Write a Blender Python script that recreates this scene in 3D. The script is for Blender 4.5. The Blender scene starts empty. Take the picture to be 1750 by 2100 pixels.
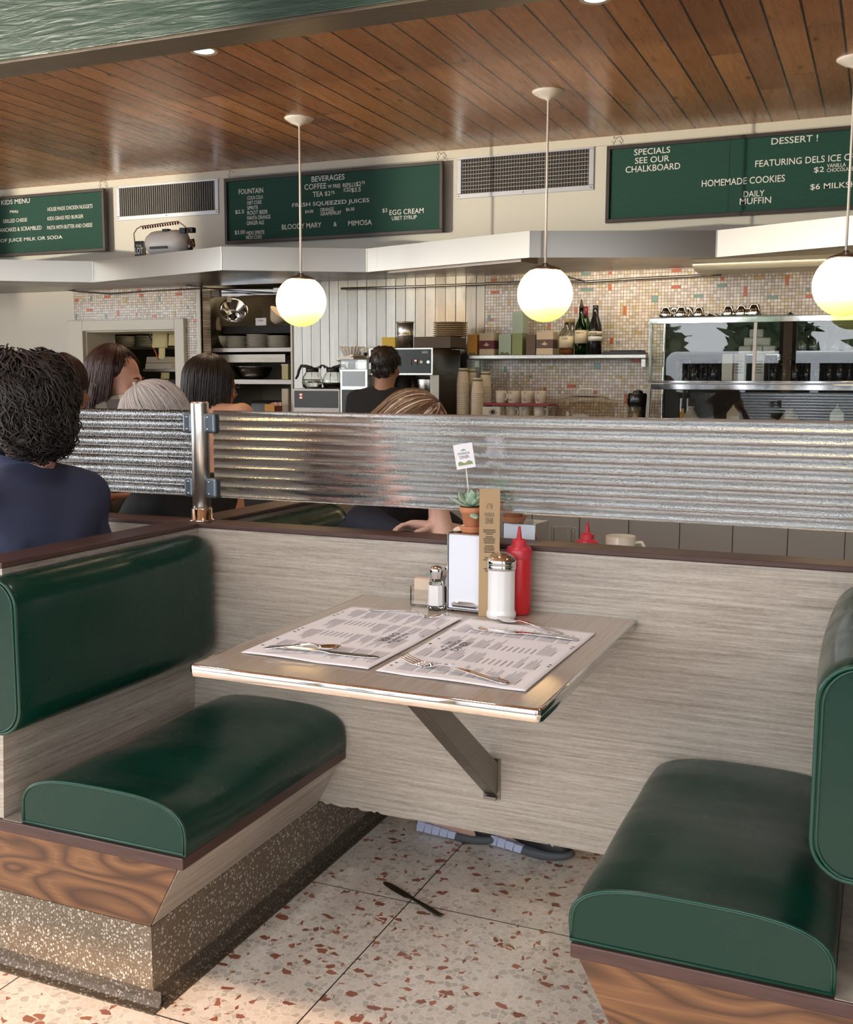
import bpy, bmesh, math, random
from mathutils import Vector, Matrix, Euler
random.seed(7)
SC = bpy.context.scene
COL = SC.collection
PI = math.pi
# ------------------------------------------------------------------ camera
IMG_W, IMG_H, FPX = 1750.0, 2100.0, 2178.0
YAW, PITCH, ROLL = .4053, .1217, .0041
EYE = Vector((1.1961, -2.3759, 1.2871))
_f = Vector((-math.sin(YAW)*math.cos(PITCH), math.cos(YAW)*math.cos(PITCH), -math.sin(PITCH)))
_r0 = Vector((math.cos(YAW), math.sin(YAW), 0)); _u0 = _r0.cross(_f)
_r = _r0*math.cos(ROLL) + _u0*math.sin(ROLL); _u = -_r0*math.sin(ROLL) + _u0*math.cos(ROLL)
cam_d = bpy.data.cameras.new('camera'); cam = bpy.data.objects.new('camera', cam_d); COL.objects.link(cam)
cam_d.sensor_fit = 'HORIZONTAL'; cam_d.sensor_width = 36.0; cam_d.lens = 36.0*FPX/IMG_W
cam_d.clip_start = .05; cam_d.clip_end = 200
cam.matrix_world = Matrix.Translation(EYE) @ Matrix((( _r.x, _u.x, -_f.x), (_r.y, _u.y, -_f.y), (_r.z, _u.z, -_f.z))).to_4x4()
SC.camera = cam
def ray(px, py): return _f + _r*((px-IMG_W/2)/FPX) - _u*((py-IMG_H/2)/FPX)
def atY(px, py, y): d = ray(px, py); return EYE + d*((y-EYE.y)/d.y)     # a measured point on the plane y
def atZ(px, py, z): d = ray(px, py); return EYE + d*((z-EYE.z)/d.z)
def atX(px, py, x): d = ray(px, py); return EYE + d*((x-EYE.x)/d.x)
def rect(px0, py0, px1, py1, y):                                         # x0,x1,z0,z1 of a measured rectangle on plane y
    cx, cy = (px0+px1)/2, (py0+py1)/2
    return atY(px0, cy, y).x, atY(px1, cy, y).x, atY(cx, py1, y).z, atY(cx, py0, y).z
# ------------------------------------------------------------------ view, world, lights
vs = SC.view_settings
vs.view_transform = 'Standard'; vs.look = 'None'; vs.exposure = 0.25; vs.gamma = 1.0; vs.use_curve_mapping = False
cy = SC.cycles
cy.use_denoising = True; cy.max_bounces = 10; cy.diffuse_bounces = 4; cy.glossy_bounces = 4
cy.transmission_bounces = 10; cy.transparent_max_bounces = 12; cy.sample_clamp_indirect = 4.0; cy.sample_clamp_direct = 0.0
cy.blur_glossy = 0.5
WORLD_STRENGTH = 5.0
w = bpy.data.worlds.new('sky'); SC.world = w; w.use_nodes = True
bg = w.node_tree.nodes['Background']; bg.inputs[0].default_value = (.93, .965, 1.0, 1); bg.inputs[1].default_value = WORLD_STRENGTH
def light(name, kind, loc, energy, color, target=None, **kw):
    d = bpy.data.lights.new(name, kind); d.energy = energy; d.color = color
    for k, v in kw.items(): setattr(d, k, v)
    o = bpy.data.objects.new(name, d); o.location = loc; COL.objects.link(o)
    if target is not None: o.rotation_euler = (Vector(target)-Vector(loc)).to_track_quat('-Z', 'Y').to_euler()
    return o
light('sun', 'SUN', (3, -12, 7.3), 3.0, (1, .66, .43), target=(1.0, -2.7, 0), angle=.01)
FRONT_Y = -3.9
WZ0, WZ1 = .32, 2.72
WINS = [(-7.3, -5.55), (-5.45, -3.7), (-3.6, -1.85), (-1.75, .0), (.1, 1.85), (2.5, 3.8)]
for a, b in WINS:
    q = light('window_portal', 'AREA', ((a+b)/2, FRONT_Y-.02, 1.52), 1, (1, 1, 1), target=((a+b)/2, 0, 1.52), shape='RECTANGLE', size=b-a, size_y=WZ1-WZ0)
    q.data.cycles.is_portal = True
LEFT_X = -7.5
LWINS = [(-3.4, -1.4), (-1.0, 1.0)]
for a, b in LWINS:
    q = light('window_portal', 'AREA', (LEFT_X-.02, (a+b)/2, 1.52), 1, (1, 1, 1), target=(0, (a+b)/2, 1.52), shape='RECTANGLE', size=b-a, size_y=WZ1-WZ0)
    q.data.cycles.is_portal = True
light('glint_off_parked_car', 'SPOT', (-10.5, -9.0, .55), 6500, (1, .90, .72), target=(-1.6, 4.3, 2.52), spot_size=.56, spot_blend=.5, shadow_soft_size=.10)
# ------------------------------------------------------------------ materials
MATS = {}
class NT:
    def __init__(s, name):
        s.m = bpy.data.materials.new(name); s.m.use_nodes = True; s.t = s.m.node_tree
        s.b = s.t.nodes['Principled BSDF']; MATS[name] = s.m
    def n(s, typ, **kw):
        nd = s.t.nodes.new(typ)
        for k, v in kw.items():
            if k.startswith('i_'):
                key = k[2:]; key = int(key) if key.isdigit() else key.replace('_', ' ')
                if hasattr(v, 'bl_idname') or isinstance(v, bpy.types.NodeSocket): s.t.links.new(v, nd.inputs[key])
                else: nd.inputs[key].default_value = v
            else: setattr(nd, k, v)
        return nd
    def l(s, a, b): s.t.links.new(a, b)
    def set(s, **kw):
        for k, v in kw.items():
            key = k.replace('_', ' ')
            if isinstance(v, bpy.types.NodeSocket): s.l(v, s.b.inputs[key])
            else: s.b.inputs[key].default_value = v
    def pos(s): return s.n('ShaderNodeNewGeometry').outputs['Position']
    def obj(s): return s.n('ShaderNodeTexCoord').outputs['Object']
    def scale(s, v, sc, loc=(0, 0, 0), rot=(0, 0, 0)):
        return s.n('ShaderNodeMapping', i_Vector=v, i_Scale=sc, i_Location=loc, i_Rotation=rot).outputs[0]
    def noise(s, v, scale=5, detail=3, rough=.5, dist=0):
        nd = s.n('ShaderNodeTexNoise', i_Vector=v, i_Scale=scale, i_Detail=detail, i_Roughness=rough, i_Distortion=dist); return nd.outputs['Fac']
    def ramp(s, f, stops, interp='LINEAR'):
        nd = s.n('ShaderNodeValToRGB', i_Fac=f); cr = nd.color_ramp; cr.interpolation = interp
        while len(cr.elements) < len(stops): cr.elements.new(.5)
        for e, (p, c) in zip(cr.elements, stops): e.position = p; e.color = (c[0], c[1], c[2], 1) if not isinstance(c, (int, float)) else (c, c, c, 1)
        return nd.outputs[0]
    def mix(s, f, a, b, mode='MIX'):
        nd = s.n('ShaderNodeMix', data_type='RGBA', blend_type=mode)
        for k, v in ((0, f), (6, a), (7, b)):
            if isinstance(v, bpy.types.NodeSocket): s.l(v, nd.inputs[k])
            else: nd.inputs[k].default_value = v if k == 0 else (v[0], v[1], v[2], 1)
        return nd.outputs[2]
    def math(s, op, a, b=0.0, c=0.0):
        nd = s.n('ShaderNodeMath', operation=op)
        for i, v in enumerate((a, b, c)):
            if isinstance(v, bpy.types.NodeSocket): s.l(v, nd.inputs[i])
            else: nd.inputs[i].default_value = v
        return nd.outputs[0]
    def xyz(s, v): nd = s.n('ShaderNodeSeparateXYZ', i_Vector=v); return nd.outputs
    def bump(s, h, strength=.2, dist=.01):
        nd = s.n('ShaderNodeBump', i_Strength=strength, i_Distance=dist, i_Height=h); s.l(nd.outputs[0], s.b.inputs['Normal'])
def plain(name, c, rough=.5, metal=0.0, **kw):
    t = NT(name); t.set(Base_Color=(c[0], c[1], c[2], 1), Roughness=rough, Metallic=metal, **kw); return t.m
def emit(name, c, s):
    t = NT(name); t.set(Base_Color=(.8, .8, .8, 1), Emission_Color=(c[0], c[1], c[2], 1), Emission_Strength=s, Roughness=.3); return t.m
def glass(name, c=(1, 1, 1), rough=0.0, ior=1.45):
    t = NT(name); t.set(Base_Color=(c[0], c[1], c[2], 1), Roughness=rough, IOR=ior, Transmission_Weight=1.0); return t.m

t = NT('laminate'); p = t.pos()
a = t.noise(t.scale(p, (3, 3, 130)), 1.0, 4, .65); b = t.noise(t.scale(p, (22, 22, 420)), 1.0, 3, .6); c = t.noise(p, 2.0, 2)
g = t.noise(t.scale(p, (90, 90, 260)), 1.0, 2, .6)
h = t.math('ADD', t.math('MULTIPLY', a, .55), t.math('ADD', t.math('MULTIPLY', b, .3), t.math('MULTIPLY', g, .15)))
t.set(Base_Color=t.mix(t.math('MULTIPLY', c, .45), t.ramp(h, [(.36, (.20, .165, .13)), (.5, (.40, .36, .305)), (.63, (.58, .545, .48))]), (.44, .385, .315)), Roughness=.38)
def vinyl(name, c):
    t = NT(name); p = t.pos()
    t.set(Base_Color=(c[0], c[1], c[2], 1), Roughness=t.ramp(t.noise(p, 9, 3), [(.3, .20), (.7, .34)]), Specular_IOR_Level=.30, Coat_Weight=.05, Coat_Roughness=.12)
    t.bump(t.math('ADD', t.math('MULTIPLY', t.noise(t.scale(p, (4, 9, 4)), 1.2, 1), .8), t.math('MULTIPLY', t.noise(p, 420, 2), .010)), .16, .02)
vinyl('vinyl', (.0030, .034, .0225))
plain('vinyl_piping', (.007, .055, .036), .25)
t = NT('edging'); p = t.pos()
t.set(Base_Color=t.mix(t.noise(t.scale(p, (14, 14, 90)), 1, 3), (.035, .016, .013), (.10, .050, .043)), Roughness=.42)
t = NT('zebrawood'); p = t.pos()
n1 = t.noise(t.scale(p, (1.5, 1, 6.5)), 1.5, 1, .4, .55)
rings = t.math('FRACT', t.math('MULTIPLY', n1, 9.0))
fine = t.noise(t.scale(p, (8, 8, 260)), 1, 3, .6)
col = t.ramp(rings, [(0.0, (.055, .025, .013)), (.22, (.15, .067, .028)), (.55, (.24, .115, .048)), (.82, (.17, .075, .032)), (1.0, (.06, .027, .014))])
t.set(Base_Color=t.mix(t.ramp(fine, [(.35, .0), (.7, .55)]), col, (.11, .05, .024)), Roughness=.32)
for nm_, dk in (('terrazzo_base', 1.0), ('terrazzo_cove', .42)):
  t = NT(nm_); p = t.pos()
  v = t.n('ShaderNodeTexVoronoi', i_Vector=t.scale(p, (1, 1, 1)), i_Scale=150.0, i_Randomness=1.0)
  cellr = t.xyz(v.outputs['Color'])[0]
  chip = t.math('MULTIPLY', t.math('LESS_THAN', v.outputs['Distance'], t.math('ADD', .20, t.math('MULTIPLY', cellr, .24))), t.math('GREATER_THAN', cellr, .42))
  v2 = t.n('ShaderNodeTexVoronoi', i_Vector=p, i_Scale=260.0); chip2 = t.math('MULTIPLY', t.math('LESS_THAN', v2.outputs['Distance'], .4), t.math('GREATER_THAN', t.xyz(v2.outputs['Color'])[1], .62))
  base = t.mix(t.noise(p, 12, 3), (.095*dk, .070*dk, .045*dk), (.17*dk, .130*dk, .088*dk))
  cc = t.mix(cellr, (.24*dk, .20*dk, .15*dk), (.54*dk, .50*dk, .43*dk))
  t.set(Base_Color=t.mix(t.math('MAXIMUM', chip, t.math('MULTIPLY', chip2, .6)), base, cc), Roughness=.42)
# terrazzo floor: grey and brick chips in a cream ground, dark joints on a .64 m grid
t = NT('terrazzo_floor'); p = t.pos(); X = t.xyz(p)
pj = t.n('ShaderNodeVectorMath', operation='ADD', i_0=p, i_1=t.n('ShaderNodeVectorMath', operation='SCALE', i_0=t.n('ShaderNodeTexNoise', i_Vector=p, i_Scale=60.0, i_Detail=2.0).outputs['Color'], i_Scale=.012).outputs[0]).outputs[0]
vg = t.n('ShaderNodeTexVoronoi', i_Vector=pj, i_Scale=62.0); rg = t.xyz(vg.outputs['Color'])
greys = t.ramp(rg[0], [(0, (.66, .59, .51)), (.45, (.74, .68, .60)), (.7, (.60, .54, .47)), (1, (.47, .43, .38))])
ve = t.n('ShaderNodeTexVoronoi', feature='DISTANCE_TO_EDGE', i_Vector=pj, i_Scale=62.0)
ground = t.mix(t.ramp(ve.outputs['Distance'], [(.03, 0.0), (.10, 1.0)]), (.78, .72, .64), greys)
def chips(vec, sc, frac, edge):
    a_ = t.n('ShaderNodeTexVoronoi', i_Vector=vec, i_Scale=sc); e_ = t.n('ShaderNodeTexVoronoi', feature='DISTANCE_TO_EDGE', i_Vector=vec, i_Scale=sc); c_ = t.xyz(a_.outputs['Color'])
    m_ = t.math('MULTIPLY', t.math('GREATER_THAN', c_[0], 1.0-frac), t.math('GREATER_THAN', e_.outputs['Distance'], t.math('ADD', edge, t.math('MULTIPLY', c_[1], .16))))
    return m_, c_
big, rr = chips(t.scale(pj, (1.0, 1.5, 1), rot=(0, 0, .5)), 38.0, .10, .04)
small, rb = chips(t.scale(pj, (1.45, 1, 1), loc=(3, 5, 0), rot=(0, 0, -.4)), 56.0, .06, .05)
brick = t.mix(rr[2], (.24, .080, .048), (.42, .17, .105))
colr = t.mix(t.math('MAXIMUM', big, small), ground, brick)
def joint(axis, off): 
    fr = t.math('FRACT', t.math('DIVIDE', t.math('ADD', axis, 64.0-off), .64))
    return t.math('LESS_THAN', t.math('ABSOLUTE', t.math('SUBTRACT', fr, .5)), .5-.0026)
jm = t.math('MULTIPLY', joint(X[0], .170), joint(X[1], -.085))
colr = t.mix(t.ramp(t.noise(p, 4.2, 4, .6), [(.45, 0.0), (.80, .28)]), colr, (.34, .25, .16))
t.set(Base_Color=t.mix(jm, (.02, .014, .01), colr), Roughness=t.ramp(t.noise(p, 7, 3), [(.3, .22), (.7, .42)]))
# ceiling planks, .147 m pitch along y
t = NT('plank_ceiling'); p = t.pos(); X = t.xyz(p)
u_ = t.math('DIVIDE', t.math('ADD', X[0], 20.0-.523), .147); ix = t.math('FLOOR', u_); fx = t.math('FRACT', u_)
off = t.n('ShaderNodeTexWhiteNoise', noise_dimensions='1D', i_W=ix).outputs['Value']
v_ = t.math('ADD', t.math('DIVIDE', X[1], 2.3), t.math('MULTIPLY', off, 7.3)); iy = t.math('FLOOR', v_); fy = t.math('FRACT', v_)
cv = t.n('ShaderNodeCombineXYZ', i_X=ix, i_Y=iy)
rnd = t.n('ShaderNodeTexWhiteNoise', noise_dimensions='2D', i_Vector=cv.outputs[0]).outputs['Value']
shift = t.n('ShaderNodeCombineXYZ', i_X=t.math('MULTIPLY', rnd, 9.0), i_Y=t.math('MULTIPLY', rnd, 31.0))
pv = t.n('ShaderNodeVectorMath', operation='ADD', i_0=p, i_1=shift.outputs[0]).outputs[0]
grain = t.noise(t.scale(pv, (26, 1.6, 1)), 1.4, 4, .6, 1.2)
blot = t.noise(t.scale(pv, (6, 1.8, 1)), 1.5, 3)
kn = t.n('ShaderNodeTexVoronoi', i_Vector=t.scale(pv, (8.5, 3.6, 1)), i_Scale=1.0); knot = t.ramp(kn.outputs['Distance'], [(.05, 1.0), (.16, 0.0)])
tone = t.mix(rnd, (.37, .155, .053), (.66, .31, .115))
tone = t.mix(t.ramp(grain, [(.3, 0.0), (.75, .6)]), tone, (.26, .115, .048))
tone = t.mix(t.ramp(blot, [(.45, 0.0), (.75, .45)]), tone, (.46, .23, .10))
tone = t.mix(t.math('MULTIPLY', knot, .8), tone, (.05, .02, .008))
gro = t.math('MAXIMUM', t.math('GREATER_THAN', fx, .935), t.math('LESS_THAN', fy, .0016))
t.set(Base_Color=t.mix(gro, tone, (.022, .009, .004)), Roughness=t.ramp(grain, [(.2, .20), (.9, .36)]))
t.bump(t.math('ADD', t.math('MULTIPLY', t.math('SUBTRACT', 1.0, gro), 1.0), t.math('MULTIPLY', grain, .10)), .5, .004)
t = NT('beam_paint'); p = t.pos()
gr = t.noise(t.scale(p, (3, 3, 26)), 1.6, 4, .6, 1.0)
t.set(Base_Color=t.mix(gr, (.016, .048, .034), (.030, .074, .052)), Roughness=.33); t.bump(gr, .5, .008)
t = NT('beam_wood'); p = t.pos(); gr = t.noise(t.scale(p, (3, 40, 40)), 1.5, 4, .6)
t.set(Base_Color=t.mix(gr, (.05, .038, .022), (.13, .10, .058)), Roughness=.4); t.bump(gr, .4, .004)
plain('cream_wall', (.70, .66, .555), .42)
plain('cream_trim', (.72, .67, .54), .35)
# pearl mosaic, 19.6 mm pitch
t = NT('mosaic'); p = t.pos(); X = t.xyz(p)
ux = t.math('DIVIDE', t.math('ADD', X[0], 20.0), .0196); uz = t.math('DIVIDE', X[2], .0196)
cell = t.n('ShaderNodeCombineXYZ', i_X=t.math('FLOOR', ux), i_Y=t.math('FLOOR', uz)).outputs[0]
wn = t.n('ShaderNodeTexWhiteNoise', noise_dimensions='2D', i_Vector=cell); rv = wn.outputs['Value']; rc = t.xyz(wn.outputs['Color'])
fx = t.math('FRACT', ux); fz = t.math('FRACT', uz)
gm = t.math('MAXIMUM', t.math('LESS_THAN', fx, .11), t.math('LESS_THAN', fz, .11))
tile = t.ramp(rv, [(0, (.54, .44, .35)), (.35, (.68, .58, .48)), (.7, (.76, .68, .59)), (.93, (.82, .75, .66)), (.96, (.62, .48, .20)), (1, (.70, .58, .30))])
t.set(Base_Color=t.mix(gm, tile, (.16, .12, .085)), Roughness=t.ramp(gm, [(0, .16), (1, .8)]), Coat_Weight=.3, Coat_Roughness=.08)
tilt = t.math('ADD', t.math('MULTIPLY', t.math('SUBTRACT', rc[0], .5), fx), t.math('MULTIPLY', t.math('SUBTRACT', rc[1], .5), fz))
t.bump(t.math('ADD', tilt, t.math('ADD', t.math('MULTIPLY', gm, -.5), t.math('MULTIPLY', t.noise(p, 160, 2), .35))), .55, .004)
for nm, c in (('tile_orange', (.62, .12, .035)), ('tile_teal', (.20, .36, .31)), ('tile_gold', (.58, .40, .15))): plain(nm, c, .2)
def steel(name, c, rough, sc=(2, 2, 160), bstr=.05, lowf=0.0):
    t = NT(name); p = t.pos(); n = t.noise(t.scale(p, sc), 1.2, 3, .6)
    t.set(Base_Color=(c[0], c[1], c[2], 1), Metallic=1.0, Roughness=t.ramp(n, [(.25, rough*.8), (.75, rough*1.25)]))
    h = n if not lowf else t.math('ADD', t.math('MULTIPLY', n, .05), t.math('MULTIPLY', t.noise(t.scale(p, (5, 5, 3.2)), 1.0, 2), lowf))
    t.bump(h, bstr, .01)
    return t.m
steel('steel', (.46, .45, .42), .26)
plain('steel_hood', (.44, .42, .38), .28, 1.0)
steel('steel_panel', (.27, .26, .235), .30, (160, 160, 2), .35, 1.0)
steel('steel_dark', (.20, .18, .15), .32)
steel('chrome', (.80, .79, .77), .07, (20, 20, 20), .0)
steel('post_steel', (.76, .76, .72), .32, (200, 200, 4), .01)
steel('bracket_steel', (.26, .235, .21), .38)
plain('clamp_grey', (.20, .24, .28), .35, .8)
t = NT('table_laminate'); p = t.pos(); n = t.noise(t.scale(p, (150, 4, 1)), 1.0, 3, .6)
t.set(Base_Color=t.mix(n, (.32, .27, .22), (.49, .43, .37)), Roughness=.13, IOR=1.6)
# ribbed patterned acrylic
t = NT('ribbed_glass'); p = t.pos()
t.set(Base_Color=(.97, .985, 1, 1), Transmission_Weight=1.0, Roughness=.035, IOR=1.68)
t.bump(t.noise(p, 300, 2, .5), .15, .003)
t = NT('sugar_glass'); t.set(Base_Color=(.86, .86, .85, 1), Roughness=.6, Coat_Weight=1.0, Coat_Roughness=.02, Coat_IOR=1.5)
glass('clear_glass'); glass('thin_glass', (.97, .99, .97)); glass('green_glass', (.06, .22, .07)); glass('jar_glass', (.96, .99, 1))
glass('case_glass', (.93, .97, .95), 0.0, 1.5)
glass('smoke_plastic', (.90, .86, .78), .05, 1.25); glass('pale_plastic', (.94, .93, .88), .12, 1.35)
plain('black', (.012, .011, .010), .38); plain('black_gloss', (.010, .010, .011), .16); plain('white', (.78, .77, .74), .45)
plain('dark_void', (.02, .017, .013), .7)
plain('paper', (.87, .87, .91), .7); plain('print_grey', (.36, .35, .37), .7); plain('print_black', (.03, .03, .035), .6)
plain('kraft', (.44, .30, .16), .7); plain('kraft_print', (.07, .045, .03), .7)
plain('ketchup_red', (.58, .022, .030), .30); plain('ketchup_cap', (.55, .035, .055), .36)
plain('salt', (.85, .85, .85), .9); plain('pepper', (.10, .06, .035), .9)
plain('terracotta', (.58, .235, .115), .75); plain('soil', (.05, .03, .02), .95)
t = NT('succulent'); t.set(Base_Color=t.mix(t.noise(t.obj(), 30, 2), (.26, .42, .28), (.46, .60, .45)), Roughness=.5)
plain('napkin', (.80, .84, .92), .8); plain('napkin_tan', (.62, .48, .36), .85)
plain('packet_tan', (.68, .54, .42), .7); plain('packet_pink', (.72, .20, .22), .6)
t = NT('felt'); p = t.pos(); X = t.xyz(p); rw = t.math('FRACT', t.math('DIVIDE', X[2], .0088))
t.set(Base_Color=t.mix(t.math('GREATER_THAN', rw, .70), (.012, .082, .054), (.003, .030, .020)), Roughness=.75)
t.bump(t.math('LESS_THAN', rw, .72), .6, .004)
plain('board_frame', (.050, .036, .030), .38); plain('letter_white', (.84, .83, .76), .4)
plain('vent_frame', (.62, .63, .66), .32, .6); plain('vent_dark', (.015, .013, .012), .7); plain('vent_slat', (.50, .47, .42), .45, .3)
t = NT('globe'); tc = t.n('ShaderNodeTexCoord').outputs['Generated']; gz = t.xyz(tc)[2]
t.set(Base_Color=(.85, .82, .7, 1), Roughness=.12, Emission_Color=t.ramp(gz, [(.0, (.86, .84, .17)), (.16, (.97, .97, .33)), (.30, (1, .80, .42)), (.42, (1, .62, .27)), (1, (1, .62, .27))]),
      Emission_Strength=t.ramp(gz, [(.0, .085), (.16, .10), (.30, .19), (.42, .46), (.75, .55), (1, .50)]))
gs = t.math('MULTIPLY', t.b.inputs['Emission Strength'].links[0].from_socket, 10.0); t.l(gs, t.b.inputs['Emission Strength'])
emit('lamp_disc', (1, .86, .62), 9.0); emit('led_green', (.4, 1, .6), 2.0); emit('led_red', (1, .12, .06), 1.2)
plain('lamp_white', (.80, .76, .70), .35)
plain('plate_white', (.66, .62, .52), .30); plain('mug_cream', (.63, .56, .45), .3); plain('cup_paper', (.62, .53, .40), .7); plain('cup_green', (.13, .15, .05), .6)
plain('skin', (.60, .33, .235), .50); plain('skin_tan', (.36, .18, .11), .50); plain('skin_pale', (.66, .40, .31), .48)
plain('skin_shade', (.42, .215, .145), .5)
plain('cloth_navy', (.032, .043, .090), .85); plain('cloth_black', (.010, .010, .012), .85); plain('cloth_ink', (.010, .012, .022), .8); plain('cloth_peach', (.68, .38, .25), .85)
plain('denim', (.06, .08, .13), .9)
plain('hair_dark', (.018, .011, .008), .42); plain('hair_curl', (.013, .0085, .006), .45); plain('hair_auburn', (.040, .014, .010), .42)
plain('hair_grey', (.50, .47, .45), .45); plain('hair_grey_dark', (.34, .31, .29), .45); plain('hair_blonde', (.30, .185, .105), .40); plain('hair_blonde_dark', (.13, .07, .038), .42)
t = NT('plaid'); p = t.obj(); X = t.xyz(p)
def band(a, per, wd, o=0): return t.math('LESS_THAN', t.math('FRACT', t.math('ADD', t.math('DIVIDE', a, per), 10+o)), wd)
k1 = t.math('MULTIPLY', t.math('ADD', band(t.math('ADD', X[0], X[1]), .13, .45), band(X[2], .11, .45)), .5)
t.set(Base_Color=t.ramp(k1, [(0, (.085, .085, .075)), (.45, (.20, .19, .16)), (.95, (.42, .39, .31))], 'CONSTANT'), Roughness=.9)
t = NT('leaf_print'); vv = t.n('ShaderNodeTexVoronoi', i_Vector=t.obj(), i_Scale=45.0)
t.set(Base_Color=t.ramp(t.xyz(vv.outputs['Color'])[0], [(0, (.62, .66, .55)), (.5, (.16, .30, .12)), (.75, (.40, .50, .30))], 'CONSTANT'), Roughness=.9)
plain('shoe_black', (.016, .016, .018), .5); plain('shoe_grey', (.085, .09, .10), .6); plain('shoe_lilac', (.50, .54, .74), .5)
plain('note', (.66, .56, .28), .8); plain('note_cream', (.74, .60, .42), .8); plain('yellow_box', (.72, .50, .06), .6)
plain('cardboard', (.34, .24, .14), .8); plain('tan_plate', (.42, .30, .17), .6); plain('frost_blue', (.42, .50, .57), .25); plain('box_brown', (.10, .075, .055), .7)
plain('tray_red', (.30, .03, .04), .4); plain('tray_green', (.012, .13, .09), .4); plain('red_brown', (.24, .06, .04), .6)
plain('coffee', (.04, .02, .01), .1); plain('water_tint', (.62, .60, .50), .1)
plain('tea_cream', (.66, .54, .36), .6); plain('tea_maroon', (.16, .035, .045), .6); plain('tea_brown', (.14, .085, .06), .6)
plain('tea_sage', (.42, .52, .40), .6); plain('tea_olive', (.28, .33, .14), .6); plain('tea_orange', (.62, .30, .05), .6); plain('tea_navy', (.02, .03, .08), .6)
plain('label_cream', (.72, .62, .42), .6); plain('label_white', (.76, .74, .68), .6); plain('foil_red', (.28, .03, .04), .3); plain('whisky', (.30, .10, .02), .1)
plain('counter_tile', (.40, .40, .37), .5); plain('hedge', (.045, .075, .025), .8); plain('bark', (.10, .07, .05), .9); plain('asphalt', (.50, .55, .62), .9)
plain('car_white', (.85, .86, .88), .25); plain('window_frame', (.10, .095, .085), .5); plain('tyre', (.02, .02, .02), .8)
plain('screw', (.55, .56, .58), .25, 1.0)
M = MATS
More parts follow.
